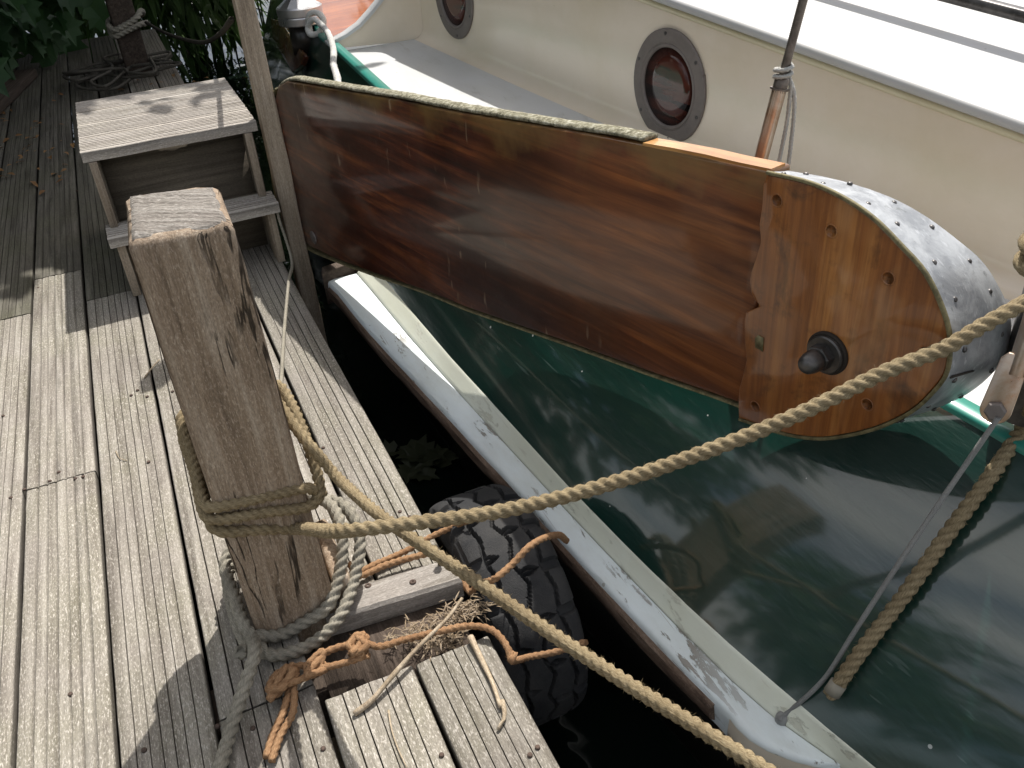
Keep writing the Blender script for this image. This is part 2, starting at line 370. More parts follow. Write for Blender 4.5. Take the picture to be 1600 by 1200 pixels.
_m.set(color=_m.ramp(_f,[(.40,(.008,.005,.005)),(.46,(.060,.018,.013)),(.62,(.085,.026,.018)),(.66,(.02,.012,.011))]), rough=.12, coat=.35, coat_rough=.02, spec=.3); M_glass = _m.m
M_gap = plain('dark_groove', (.02,.014,.01), .8)
_m = Mat('worn_tyre_rubber'); _f = _m.noise(_m.coord((9,9,9)),1,6,.7); _h = _m.noise(_m.coord((260,260,260)),1,4,.8)
_m.set(color=_m.mix(_m.ramp(_f,[(.4,0),(.7,1)]), (.026,.027,.029), (.062,.060,.058)), rough=.82, spec=.3); _m.bump(_h, .0016); M_tyre = _m.m
_m = Mat('lichen_crust'); _f = _m.noise(_m.coord((90,90,90)),1,6,.75)
_m.set(color=_m.ramp(_f,[(.35,(.07,.065,.045)),(.5,(.24,.225,.16)),(.66,(.50,.49,.40))]), rough=.95, spec=.1); _m.bump(_f, .004); M_lichen = _m.m
def leafmat(name, a, b, trans=.3):
    m = Mat(name); f = m.noise(m.coord((6,6,6)),1,4)
    oi = m.noise(m.coord((1.5,1.5,1.5)),1,2)
    c = m.mix(m.ramp(oi,[(.35,0),(.65,1)]), a, b); m.set(color=c, rough=.5, spec=.4)
    tr = m.n('ShaderNodeBsdfTranslucent'); m.L(m.mix(.0, c, c), tr.inputs[0]); mx = m.n('ShaderNodeMixShader'); mx.inputs[0].default_value = trans
    out = m.nt.nodes['Material Output']; m.L(m.bs.outputs[0], mx.inputs[1]); m.L(tr.outputs[0], mx.inputs[2]); m.L(mx.outputs[0], out.inputs[0])
    return m.m
M_leaf = leafmat('dark_vine_leaf', (.030,.075,.028), (.06,.13,.04))
M_leaf2 = leafmat('tree_leaf', (.04,.09,.025), (.08,.15,.04))
M_reed = leafmat('reed_leaf', (.06,.13,.03), (.12,.20,.06))
M_dead = leafmat('dead_leaf', (.16,.08,.035), (.30,.17,.07), .1)
M_straw = leafmat('dry_straw', (.20,.14,.085), (.34,.27,.18), .1)
M_bark = weathered('bark', (.03,.024,.018), (.08,.06,.045), (.14,.11,.09), axis=2)
M_twig = weathered('bare_twig', (.18,.13,.09), (.34,.27,.19), (.5,.42,.32), axis=1, bump=.0003)
# ------------------------------------------------------------------ setting
wm = Mat('dark_water'); wm.set(color=(.006,.010,.008), rough=.03, ior=1.33, spec=.5)
wm.bump(wm.noise(wm.coord((3.2,3.2,3.2)),1,3,.5), .012); wm.bump(wm.noise(wm.coord((.8,.8,.8)),1,2,.5), .02)
tag(mesh('water', [(-60,-60,-.52),(60,-60,-.52),(60,80,-.52),(-60,80,-.52)], [(0,1,2,3)], wm.m), kind='structure')
gm = Mat('bank_soil'); _f = gm.noise(gm.coord((2,2,2)),1,8,.7)
gm.set(color=gm.ramp(_f,[(.35,(.03,.025,.018)),(.6,(.07,.06,.04)),(.7,(.06,.085,.03))]), rough=.95); gm.bump(_f, .05)
V = []; F = []; nx, ny = 60, 90
for j in range(ny):
    for i in range(nx):
        x = -40+39.3*(i/(nx-1))**.55; y = -20+80*j/(ny-1)
        z = -.06+.05*noise.noise(Vector((x*.8,y*.8,0))) + max(0,(-x-2.2))*.12*(x > -8) + .7*(x <= -8)
        if i == nx-1: z = -.9
        if i == nx-2: z = -.12
        V.append((x,y,z))
for j in range(ny-1):
    for i in range(nx-1): F.append((j*nx+i, j*nx+i+1, (j+1)*nx+i+1, (j+1)*nx+i))
tag(mesh('bank', V, F, gm.m), kind='structure')

# ------------------------------------------------------------------ jetty
jetty = empty('jetty', 'weathered grey jetty of grooved boards with rusty screws running beside the boat', 'jetty')
def grime(o, prof, n):
    at = o.data.attributes.new('grime', 'FLOAT', 'POINT')
    v = [min(1.0, max(0.0, -p[1]/.0048)) if p[1] > -.02 else 1.0 for p in prof]*n
    at.data.foreach_set('value', v); return o
def board(x0, x1, y0, y1, seed, gd=.0028, ng=7, mat=M_deck, axis=1, ztop=0., th=.028, parent=None, name='deck_board', rough_ends=True, gw=.16):
    """grooved board: real ridges and grooves swept along its length"""
    rnd = random.Random(seed); w_ = x1-x0; prof = [(0,-th),(0,-.003),(.0015,-.0008),(.003,0)]
    pw = (w_-.012)/ng
    for k in range(1,ng):
        c = .006+pw*k+rnd.uniform(-.0012,.0012); g = pw*gw*rnd.uniform(.7,1.15); d = gd*rnd.uniform(.7,1.3)
        prof += [(c-g,0),(c-g*.55,-d*.8),(c,-d),(c+g*.55,-d*.8),(c+g,0)]
    prof += [(w_-.003,0),(w_-.0015,-.0008),(w_,-.003),(w_,-th)]
    n = max(4, int((y1-y0)/.03)); secs = []
    tilt = rnd.uniform(-.006,.006); zo = rnd.uniform(-.0015,.001)
    for i in range(n+1):
        y = y0+(y1-y0)*i/n; s = []
        for (px,pz) in prof:
            wx = .0022*noise.noise(Vector((y*1.7, seed*3.1, px*4)))+.0007*noise.noise(Vector((y*14, seed, px*60)))
            wz = .0018*noise.noise(Vector((y*1.3, seed*2.1, px*8)))+.0007*noise.noise(Vector((y*22, seed, px*70)))
            if rough_ends and i in (0,n): wy = (.004*noise.noise(Vector((px*60, seed, i))))
            else: wy = 0
            z = ztop+pz+(wz+zo+tilt*(px-w_/2) if pz > -th+.001 else 0)
            p = (x0+px+wx, y+wy, z)
            s.append(p if axis == 1 else (p[1], -p[0] if False else p[0], p[2]))
        secs.append(s)
    b = B().loft(secs, False, True)
    return grime(b.obj(name, mat, parent, ang=50), prof, len(secs))
J = -.003
xs = [-1.196,-1.046,-.896,-.746,-.596,-.446,-.2955,-.147,.0145,.170,.307]
jo = {-1.196:[2.1],-1.046:[3.1],-.896:[1.6],-.746:[3.4],-.596:[2.75],-.446:[1.816,3.0],-.2955:[2.745],-.147:[1.017,3.2],.0145:[1.13],.170:[1.13]}
sd_ = 1
for k in range(len(xs)-1):
    a, b_ = xs[k], xs[k+1]; cuts = [-.5]+jo[a]+[7.2]
    for q in range(len(cuts)-1):
        y0, y1 = cuts[q]+.002, cuts[q+1]-.002
        if a in (.0145,.170):
            if q == 0: y1 = .978
            else: y0 = 1.185
        gd, ng, gw = ((.0020,7,.16),(.0040,8,.07),(.0032,7,.09))[(k+q) % 3 if k != 5 else 0]
        if a == -.2955: gd,ng,gw = .0042,7,.06
        if a >= -.147: gd,ng,gw = .0050,6,.06
        board(a+.0035, b_-.0035, y0, y1, sd_, gd=gd, ng=ng, parent=jetty, gw=gw, mat=M_deck_shade if y0 > 2.6 else M_deck); sd_ += 1  # far boards take the wood with shade in its colour
for y in (-.2, 1.07, 2.745, 4.4, 6.0):
    B().box((-1.2,y-.045,-.16),(.285,y+.045,-.033)).obj('joist', M_darkwood, jetty, bevel=.004)
B().box((-1.2,-.5,-.20),(-.9,7.2,-.17)).box((.20,-.5,-.26),(.27,7.2,-.165)).obj('bearer', M_darkwood, jetty)
# screws in the boards
sc_pts = [(-0.4461,1.8213,0.0),(-0.3939,1.8249,0.0),(-0.325,1.8047,0.0),(-0.341,1.8059,0.0),(-0.4727,1.8044,0.0),(-0.3752,1.8501,0.0),(-0.2029,2.1024,0.0),(-0.1663,2.0749,0.0),(-0.1869,1.7879,0.0),(-0.3615,1.1837,0.0),(-0.5022,2.1699,0.0),(-0.2574,1.0167,0.0),(-0.1048,2.0661,0.0),(-0.0047,0.8922,0.0),(-0.1466,1.0075,0.0),(-0.0964,0.9783,0.0),(0.1542,0.8004,0.0),(0.2726,0.7411,0.0),(0.2677,1.3528,0.0),(0.2802,1.3288,0.0),(0.2828,1.2505,0.0),(0.1799,1.643,0.0),(-0.2952,3.833,0.0),(-0.4291,2.9269,0.0),(0.2883,0.7474,0.0),(-0.1862,2.1194,0.0)]
sb = B()
for i,p in enumerate(sc_pts):
    B().lathe([(0,.0022),(.0022,.0024),(.0038,.0018),(.0042,.0005),(.0042,-.002)][::-1], (p[0],p[1],.0004), (0,0,1), 12).obj('screw', M_rust, jetty)
# cross timber in the gap by the tyre
blk = B()
bs = [(0.1287,1.192,0.012),(0.288,1.1737,0.012),(0.3086,1.108,0.012),(0.1231,1.1294,0.012)]
P4 = [bs[0][:2], bs[1][:2], bs[2][:2], bs[3][:2]]
P4 = [(.062,bs[0][1]), (bs[1][0]+.004,bs[1][1]), (bs[2][0],bs[2][1]), (.062,bs[3][1])]
secs = []
for i in range(25):
    t = i/24; y_ = lambda j: 0
    a = Vector((P4[0][0]*(1-t)+P4[1][0]*t, P4[0][1]*(1-t)+P4[1][1]*t, .014+.001*noise.noise(Vector((t*9,0,0)))))
    b_ = Vector((P4[3][0]*(1-t)+P4[2][0]*t, P4[3][1]*(1-t)+P4[2][1]*t, .012+.0015*noise.noise(Vector((t*9,3,0)))))
    e = (b_-a).normalized()*.006
    secs.append([a-Vector((0,0,.04)), a-Vector((0,0,.005)), a+e, b_-e, b_-Vector((0,0,.006)), b_-Vector((0,0,.042))])
cb = tag(B().loft(secs, True, True).obj('cross_timber', M_deckx, None, ang=40), 'short grey timber block screwed across the gap in the jetty beside the tyre', 'timber')
for p in [(0.1503,1.1732,0.014),(0.2264,1.1438,0.014)]:
    B().lathe([(.006,0),(.0065,.0015),(.005,.003),(.0022,.0032),(.0020,.0012),(0,.0012)], (p[0],p[1],.0125), (0,0,1), 14).obj('screw', M_rust, cb)
B().lathe([(.0042,0),(.0042,.022),(.008,.022),(.008,.028),(0,.029)], (0.2861,1.162,0.01), (0,0,1), 6).obj('screw', M_rust, cb)

# ------------------------------------------------------------------ mooring post
def timber_post(name, x0, x1, y0, y1, z0, z1, mat, parent, seed=0, nz=60, rnd_=.012, warp=None):
    """square timber with rounded arrises, dents and a worn top"""
    ring = []; m_ = 12
    cx, cy, hx, hy = (x0+x1)/2, (y0+y1)/2, (x1-x0)/2, (y1-y0)/2
    for k in range(4):
        for i in range(m_):
            t = i/m_
            if k == 0: p = (-hx+2*hx*t, -hy)
            elif k == 1: p = (hx, -hy+2*hy*t)
            elif k == 2: p = (hx-2*hx*t, hy)
            else: p = (-hx, hy-2*hy*t)
            ring.append(p)
    def rr_(p, ins):
        x,y = p; r = rnd_+ins*.3; ax, ay = hx-ins, hy-ins
        x = max(-ax,min(ax,x)); y = max(-ay,min(ay,y))
        qx, qy = max(abs(x)-(ax-r),0), max(abs(y)-(ay-r),0); d = math.hypot(qx,qy)
        if d > r:
            x = math.copysign(ax-r+qx*r/d, x); y = math.copysign(ay-r+qy*r/d, y)
        return x,y
    secs = []
    lv = [(z0+(z1-.012-z0)*i/nz, 0) for i in range(nz+1)]+[(z1-.006,.0025),(z1-.002,.007),(z1,.013)]
    for z,ins in lv:
        s = []
        for i,p in enumerate(ring):
            x,y = rr_(p, ins)
            d = .0022*noise.noise(Vector((p[0]*35+seed, p[1]*35, z*5)))+.0016*noise.noise(Vector((p[0]*120, p[1]*120+seed, z*12)))
            l = math.hypot(x,y); s.append((cx+x*(1+d/l), cy+y*(1+d/l), z+(.003*noise.noise(Vector((p[0]*30,p[1]*30,seed))) if z > z1-.013 else 0)))
        secs.append(s)
    if warp: secs = [[warp(p) for p in q] for q in secs]
    return B().loft(secs, True, True).obj(name, mat, parent, ang=60)
def pwarp(p):
    u_ = (p[0]+.0555)/.142; v_ = (p[1]-1.145)/.161; k = p[2]/.757
    L = lambda a,b,t: (a[0]+(b[0]-a[0])*t, a[1]+(b[1]-a[1])*t)
    lo = L(L((-.0565,1.141),(.0856,1.141),u_), L((-.036,1.318),(.0870,1.300),u_), v_)
    hi = L(L((-.0545,1.129),(.0775,1.119),u_), L((-.045,1.322),(.0815,1.285),u_), v_)
    q = L(lo, hi, max(-.2,min(1.02,k))); return (q[0],q[1],p[2])
post = empty('mooring_post', 'thick square weathered mooring post standing on the jetty with ropes tied round it', 'post', (0,0,0))
timber_post('post_shaft', -.0555, .0865, 1.145, 1.306, -.5, .756, M_post, post, 3, rnd_=.009, warp=pwarp)
# worn top block of end grain
N = 26; V = []; F = []
for j in range(N+1):
    for i in range(N+1):
        u_, v_ = i/N*2-1, j/N*2-1
        ex, ey = .067, .0765
        # squircle-ish rounded rectangle
        x = u_*ex; y = v_*ey
        rr0 = .016; qx, qy = max(abs(x)-(ex-rr0),0), max(abs(y)-(ey-rr0),0); d = math.hypot(qx,qy)
        if d > rr0: x = math.copysign(ex-rr0+qx*rr0/d, x); y = math.copysign(ey-rr0+qy*rr0/d, y)
        e = max(abs(u_),abs(v_)); z = .7445-.006*max(0,e-.82)/.18+.0025*noise.noise(Vector((x*30,y*30,5)))+.0012*noise.noise(Vector((x*160,y*60,5)))
        if e == 1: z = .733
        q = pwarp((.0155+x, 1.2255+y, z+.014)); a_ = R(33); V.append((q[0]*math.cos(a_)-q[1]*math.sin(a_), q[0]*math.sin(a_)+q[1]*math.cos(a_), q[2]))
for j in range(N):
    for i in range(N): F.append((j*(N+1)+i, j*(N+1)+i+1, (j+1)*(N+1)+i+1, (j+1)*(N+1)+i))
pt_ = tag(mesh('post_top', V, F, M_endgrain, post), 'pale sawn end grain'); pt_.rotation_euler = (0,0,-R(33))
stub = tag(timber_post('timber_stub', .0905, .122, 1.155, 1.33, -.2, .075, M_post, None, 9, nz=12), 'low brown timber offcut wedged against the right side of the big mooring post', 'timber')

# ------------------------------------------------------------------ wooden steps and pole
steps = empty('wooden_steps', 'grey two-tread wooden steps with dark boxed sides on the jetty behind the big post', 'steps', (0,0,0))
SX0, SX1 = -.160, .318
def tread(y0, y1, zt, nb):
    e = tag(empty('tread'), ); e.parent = steps
    wb = (y1-y0)/nb
    for k in range(nb):
        # build the grooved plank along X: swap axes
        rnd = random.Random(50+k+int(zt*100)); ng = 9 if nb > 1 else 7; w_ = wb-.004; prof = [(0,-.03),(0,-.003),(.003,0)]
        pw = (w_-.008)/ng
        for g in range(1,ng):
            c = .004+pw*g; gg = pw*.22
            prof += [(c-gg,0),(c-gg*.5,-.0035),(c+gg*.5,-.0035),(c+gg,0)]
        prof += [(w_-.003,0),(w_,-.003),(w_,-.03)]
        secs = []
        for i in range(25):
            x = SX1+.012-(SX1-SX0+.024)*i/24
            secs.append([(x+(.003*noise.noise(Vector((py*50,k,i))) if i in (0,24) else 0), y0+k*wb+.002+py+.001*noise.noise(Vector((x*6,k,py*9))), zt+pz+.0012*noise.noise(Vector((x*9,k,py*20)))) for py,pz in prof])
        grime(B().loft(secs, False, True).obj('tread_board' , M_deckx, e, ang=50), [(a,b_) if b_ > -.02 else (a,0) for a,b_ in prof], len(secs))
tread(2.77, 3.40, .43, 4)
tread(2.672, 2.80, .20, 1)
for x in (SX0+.004, SX1-.028):
    B().prism([(2.80,-.0),(3.38,0),(3.38,.399),(2.79,.399),(2.79,.171),(2.80,.171)], x, x+.024, 'x').obj('side_panel', M_panel, steps, bevel=.002)
    B().prism([(2.69,0),(2.73,0),(2.788,.397),(2.752,.397),(2.7,.171)][:4], x-.002, x+.028, 'x').obj('leg', M_pole, steps, bevel=.002) if False else \
    B().prism([(2.69,0),(2.788,0),(2.788,.1695),(2.69,.1695)], x, x+.024, 'x').obj('leg', M_pole, steps, bevel=.002)
    B().box((x-.003,2.764,.171),(x+.020,2.789,.3985)).obj('upright', M_pole, steps, bevel=.002)
B().box((SX0+.029,2.86,.0),(SX1-.029,2.875,.398)).obj('riser_panel', M_panel, steps)
B().box((SX0+.029,2.795,.185),(SX1-.029,2.812,.2)).obj('batten', M_panel, steps)
# pole
pole = tag(timber_post('wooden_pole', .345, .400, 2.76, 2.825, -.6, 1.26, M_pole, None, 12, nz=70, rnd_=.004), 'tall thin square grey wooden pole at the right end of the steps', 'pole')
bpole = tag(timber_post('brown_mooring_post', *(0.0272,0.1644), 5.75, 5.95, -.6, 1.3, M_darkwood, None, 15, nz=30, rnd_=.012), 'dark brown square post at the far end of the jetty among the leaves', 'post')
# edge timber at far left
lt = B().box((-.09,-2.2,0),(.09,1.6,.05)).obj('edge_timber', M_darkwood, None, bevel=.008)
lt.location = (-.88,4.6,.004); lt.rotation_euler = (0,0,R(-12)); tag(lt, 'dark heavy timber lying on the jetty edge under the vine leaves', 'timber')

# ------------------------------------------------------------------ boat
boat = empty('moored_boat', 'dark green barge with cream cabin, white side deck and round portholes moored beside the jetty', 'boat')
def itp(tab):
    tab = sorted(tab); Y = [t[0] for t in tab]; cols = list(zip(*tab))[1:]
    return lambda y: [float(np.interp(y, Y, c)) for c in cols] if len(cols) > 1 else float(np.interp(y, Y, cols[0]))
x_out = itp([(2.62,.418),(2.53,.43),(2.23,.4483),(2.0,.4724),(1.79,.4939),(1.597,.513),(1.436,.5296),(1.28,.543),(1.12,.5585),(.975,.575),(.834,.5916),(.72,.607),(.55,.63)])
x_mid = itp([(2.62,.520),(2.44,.529),(2.143,.540),(1.87,.556),(1.69,.568),(1.526,.58),(1.226,.603),(1.046,.619),(.874,.636),(.76,.65),(.672,.667),(.575,.699),(.2,.79),(-1.5,1.02)])
x_in = itp([(9.0,1.6),(5.8,.80),(4.8,.70),(3.6,.60),(2.62,.564),(2.5,.567),(2.18,.575),(1.89,.584),(1.72,.594),(1.515,.604),(1.286,.617),(1.105,.632),(.94,.648),(.807,.667),(.689,.687),(.587,.7059),(.2,.79),(-1.5,1.02)])
ht = itp([(-1.5,1.14,.36),(0.7283,1.0312,0.354),(2.8457,0.765,0.412),(3.3317,0.773,0.43),(3.811,0.7763,0.448),(5.4,1.02,.56),(9,1.9,.9)])
x_cab = lambda y: 1.573-.115*y
z_roof = lambda y: .672+.095*(y-1.35)
z_deck = lambda y: ht(y)[1]-.030
Ys = [-1.5+.1*i for i in range(106)]
NH = 16
secs = []
for y in Ys:
    x0 = x_in(y); x1, z1 = ht(y); s = []
    for j in range(NH+1):
        t = j/NH
        bul = .030*math.sin(math.pi*t)
        s.append((x0+(x1-x0)*t-bul*.7, y, -.030+(z1+.030)*t+bul*.6))
    secs.append(s)
hull = B().loft(secs).obj('hull', M_green, boat)
# underbody, down into the water
secs = []
for y in Ys:
    x0 = x_in(y); secs.append([(x0,y,-.031),(x0-.004,y,-.2),(x0+.06,y,-.6),(x0+.5,y,-.9)])
M_under = paint('dark_bottom_paint', (.02,.018,.016), .4, (.06,.045,.03), coat=.2)
B().loft(secs).obj('underbody', M_under, boat)
# white rubbing ledge: flat top, rounded near end
yy = [2.62-.03*i for i in range(int((2.62-.725)/.03)+1)]
flat = [(x_out(y), y) for y in yy]+[p[:2] for p in [(0.6079,0.704,-0.068),(0.6073,0.6844,-0.068),(0.6119,0.6576,-0.068),(0.6248,0.6298,-0.068),(0.6483,0.5983,-0.068),(0.672,0.5757,-0.068),(0.6971,0.5583,-0.068)]]
inn = [(x_mid(p[1]) if x_mid(p[1]) > p[0]+.002 else p[0]+.002, p[1]) for p in flat]
secs = []
for (a,b_) in zip(flat, inn):
    n1 = noise.noise(Vector((a[1]*4,1,0)))*.003
    s = [(a[0]+.03,a[1],-.135),(a[0]+.004,a[1],-.135),(a[0]+n1-.001,a[1],-.088),(a[0]+.001+n1,a[1],-.075),(a[0]+.005+n1,a[1],-.0695)]
    w_ = max(0.0,b_[0]-a[0]-.008)
    for t in (.2,.4,.6,.8,1): s.append((a[0]+.006+w_*t+n1*(1-t), a[1], -.0685+.0008*noise.noise(Vector((a[1]*9,t*3,0)))))
    secs.append(s)
rail = B().loft(secs, False, True).obj('rub_rail', M_rail, boat, ang=50)
tag(rail, 'white painted rubbing rail with scuffed edge')
# bevel from the flat up to the green side
secs = []
for i in range(140):
    y = 2.62-.03*i; xm = x_mid(y); xi = x_in(y)
    if y < .575: xm = xi-.008
    if xi-xm < .006: xm = xi-.006
    s = []
    for k in range(7):
        t = k/6; s.append((xm+(xi-xm)*t, y, -.067+.038*t+.0006*noise.noise(Vector((y*7,t,4)))))
    s = [(xm,y,-.2)]+s+[(xi+.006, y, -.027), (xi+.012,y,-.03)]
    secs.append(s)
B().loft(secs).obj('rail_bevel', M_bevel, boat)
nf = [p for p in flat if p[1] < .728]
secs = [[(p[0]-.0012+.001*i/len(nf),p[1]-.0008,-.0765),(p[0]-.004,p[1]-.002,-.10),(p[0]-.001,p[1],-.138),(p[0]+.03,p[1]+.01,-.139)] for i,p in enumerate(nf)]
B().loft(secs).obj('rail_end_face', M_cream, boat)
# bare wooden strip under the outer edge
yy = [2.60-.03*i for i in range(int((2.60-.712)/.03)+1)]; secs = []
for y in yy:
    x = x_out(y); r_ = .003*noise.noise(Vector((y*6,7,0)))
    secs.append([(x-.0025,y,-.083+r_*.8),(x-.009+r_*.4,y,-.088),(x-.010,y,-.102),(x-.008+r_,y,-.118),(x+.002,y,-.125),(x+.02,y,-.125),(x+.004,y,-.083)])
B().loft(secs, True, True).obj('rubbing_strip', M_strip, boat, ang=45)
ec = [(0.4133,2.4938,-0.055),(0.5125,2.6769,-0.055),(0.528,2.6224,-0.055),(0.437,2.4594,-0.055)]
B().prism([(.405,2.61),(.418,2.66),(.515,2.68),(.525,2.64)], -.15, -.035, 'z').obj('rail_end_block', M_darkwood, boat, bevel=.004)
# pale strake further forward
secs = []
for i in range(60):
    y = 2.7+.1*i; x = x_in(y)-.012-.018*min(1,(y-2.7)/1.5)
    secs.append([(x+.03,y,-.04),(x,y,-.045),(x-.012,y,-.06),(x,y,-.08),(x+.03,y,-.085)])
B().loft(secs).obj('bow_strake', M_palegreen, boat)
# cap, deck, cabin
secs = []
for y in Ys:
    x,z = ht(y); secs.append([(x-.006,y,z-.014),(x-.007,y,z+.002),(x-.002,y,z+.007),(x+.028,y,z+.007),(x+.033,y,z+.002),(x+.034,y,z-.04)])
B().loft(secs).obj('bulwark_cap', M_teal, boat)
Yc = [-1.5+.05*i for i in range(103)]   # to 3.6
CE = 3.60
secs = []
for y in Yc:
    xa = ht(y)[0]+.030; xb = x_cab(y); z = z_deck(y)
    s = [(xa,y,z+.012),(xa+.012,y,z+.002),(xa+.03,y,z)]+[(xa+.03+(xb-.045-xa-.03)*t,y,z+.0008*noise.noise(Vector((y*4,t*6,9)))) for t in (.25,.5,.75,1)]
    secs.append(s)
B().loft(secs).obj('side_deck', M_whitep, boat)
secs = []
for y in Yc:
    xb = x_cab(y); z = z_deck(y); zr = z_roof(y); r_ = .045; s = []
    for k in range(7):
        a = math.pi/2*k/6; s.append((xb-r_+r_*math.sin(a), y, z+r_-r_*math.cos(a)))
    for t in (.15,.35,.55,.75,1): s.append((xb+.012*t, y, z+r_+(zr-.03-z-r_)*t+0))
    secs.append(s)
B().loft(secs).obj('cabin_side', M_cream, boat)
secs = []
for y in Yc:   # yellowed joint under the roof lip
    x = x_cab(y)+.012; z = z_roof(y); n1 = .0012*noise.noise(Vector((y*25,0,0)))
    secs.append([(x+.006,y,z-.047),(x-.003+n1,y,z-.045),(x-.006+n1,y,z-.038),(x-.005,y,z-.028),(x+.006,y,z-.027)])
B().loft(secs).obj('joint_bead', M_aged, boat)
secs = []
for y in Yc:
    x = x_cab(y)+.012; z = z_roof(y); s = [(x+.004,y,z-.0275),(x-.010,y,z-.026)]
    for k in range(7):
        a = math.pi*(.5-k/6*1.0)-math.pi/2
        s.append((x-.010-.011*math.sin(math.pi*k/6), y, z-.014-.012*math.cos(math.pi*k/6)))
    s += [(x+.010,y,z-.0005),(x+.03,y,z-.003),(x+.06,y,z),(x+.16,y,z+.012),(x+.3,y,z+.026),(x+.6,y,z+.05),(x+1.1,y,z+.07),(x+1.8,y,z+.06),(x+2.4,y,z)]
    secs.append(s)
B().loft(secs).obj('cabin_roof', M_roof, boat)
# curved bulkhead wing at the front of the cabin
wg = [(1.0835,3.6,0.4372),(0.785,3.6,0.4237),(0.7626,3.6,0.4415),(0.8387,3.6,0.4636),(0.9008,3.6,0.4926),(0.9543,3.6,0.5324),(1.0025,3.6,0.5727),(1.0408,3.6,0.6187),(1.0758,3.6,0.6783)]
wo = [(p[0],p[2]) for p in wg]
wo = wo+[(x_cab(3.6)+.012, z_roof(3.6)-.01), (x_cab(3.6)+.012, z_deck(3.6)-.01)]
wo = wo[1:]
B().prism(wo, 3.602, 3.632, 'y').obj('front_bulkhead', M_cream, boat, ang=40)
ed = [Vector((p[0],3.617,p[1])) for p in wo[1:9]]
b = B(); 
secs = []
for i,p in enumerate(ed):
    t = (ed[min(i+1,len(ed)-1)]-ed[max(i-1,0)]).normalized(); n_ = Vector((t.z,0,-t.x))
    n_ = -n_ if n_.z < 0 else n_
    secs.append([p+n_*.006+Vector((0,-.024,0)), p+n_*.010+Vector((0,-.018,0)), p+n_*.010+Vector((0,.018,0)), p+n_*.006+Vector((0,.024,0)), p-n_*.006+Vector((0,.024,0)), p-n_*.006+Vector((0,-.024,0))])
B().loft(secs, True, True).obj('bulkhead_trim', M_whitep, boat, ang=40)
B().box((x_cab(3.6)-.0,3.6005,.2),(3.4,3.601,.74)).obj('cabin_front', M_cream, boat)
# foredeck beyond, varnished
secs = []
for i in range(50):
    y = 3.64+.1*i; x = ht(y)[0]+.03; z = ht(y)[1]-.02
    secs.append([(x,y,z),(x+.12,y,z+.005),(x+.6,y,z+.03),(3.4,y,z+.04)])
B().loft(secs).obj('foredeck', M_hatch, boat)
# grab rail on the roof
gr = []
rp = [(1.7038,1.5258,0.75),(1.6774,1.4002,0.754),(1.6389,1.2753,0.758)]
d_ = Vector((-.115,1,0)); p0 = Vector((rp[1][0], rp[1][1], 0)); secs = []
for i in range(80):
    y = -.8+.05*i
    if y > 2.6: break
    x = rp[1][0]-.115*(y-rp[1][1]); z = z_roof(y)+.085
    secs.append([(x-.016,y,z),(x-.012,y,z+.012),(x+.012,y,z+.012),(x+.016,y,z),(x+.012,y,z-.012),(x-.012,y,z-.012)])
gb = B().loft(secs, True, True)
gro = gb.obj('grab_rail', M_bolt, boat, bevel=.003)
for y in (-.5,.3,2.2): 
    x = rp[1][0]-.115*(y-rp[1][1]); B().cyl((x,y,z_roof(y)+.0),(x,y,z_roof(y)+.075),.009).obj('rail_foot', M_bolt, boat)
# portholes
def porthole(y, z, ro, ri):
    x = x_cab(y)+.012*max(0,min(1,(z-z_deck(y)-.045)/(z_roof(y)-.03-z_deck(y)-.045)))
    n_ = Vector((-1,-.115,.03)).normalized()
    c = Vector((x,y,z))+n_*.001
    e = empty('porthole'); e.parent = boat
    B().lathe([(ro,0),(ro,.004),(ro-.003,.007),(ri+.014,.0078),(ri+.012,.006),(ri+.010,.006),(ri+.008,.0085),(ri+.003,.0085),(ri,.005),(ri,.0015)], c, n_, 56).obj('ring', M_ring, e, ang=35)
    B().lathe([(ri+.001,.0022),(ri*.6,.0026),(0,.003)], c, n_, 40).obj('glass', M_glass, e)
    a = n_.cross(Vector((0,0,1))).normalized(); bb = a.cross(n_)
    for k in range(6):
        t = math.pi/3*k+.4; q = c+(a*math.cos(t)+bb*math.sin(t))*(ro-.013)
        B().lathe([(.0048,.006),(.0045,.0092),(.002,.0096),(0,.0092)], q, n_, 10).obj('screw', M_bolt, e)
PH = [(1.3343,2.0753,0.5107),(1.1931,3.3036,0.5996)]
porthole(PH[0][1]-.01, PH[0][2], .150, .102)
porthole(PH[1][1], PH[1][2], .150, .102)
print('portholes', PH)
rs = [(1.3503,1.937,0.565),(1.3513,1.9275,0.5683),(1.3518,1.9237,0.5514),(1.3514,1.9268,0.5282),(1.3506,1.9335,0.5187),(1.3502,1.9377,0.5423)]
B().prism([(p[1],p[2]) for p in rs], x_cab(rs[0][1])+.000, x_cab(rs[0][1])+.012, 'x').obj('rust_run', M_rust, boat)
# round deck vent, forward
vp = (0.7514,3.98,0.4653)
vent = empty('deck_vent'); vent.parent = boat
B().lathe([(.092,0),(.095,.004),(.095,.03),(.092,.034),(.095,.038),(.095,.066),(.088,.072)], vp, (0,0,1), 40).obj('vent_body', M_steel, vent, ang=30)
B().lathe([(.089,.071),(.05,.10),(.02,.108),(0,.109)], vp, (0,0,1), 12).obj('vent_cap', M_steel, vent, smooth=False)
B().cyl((vp[0],vp[1],vp[2]-.12),(vp[0],vp[1],vp[2]+.001),.06).obj('vent_stem', M_under, vent)
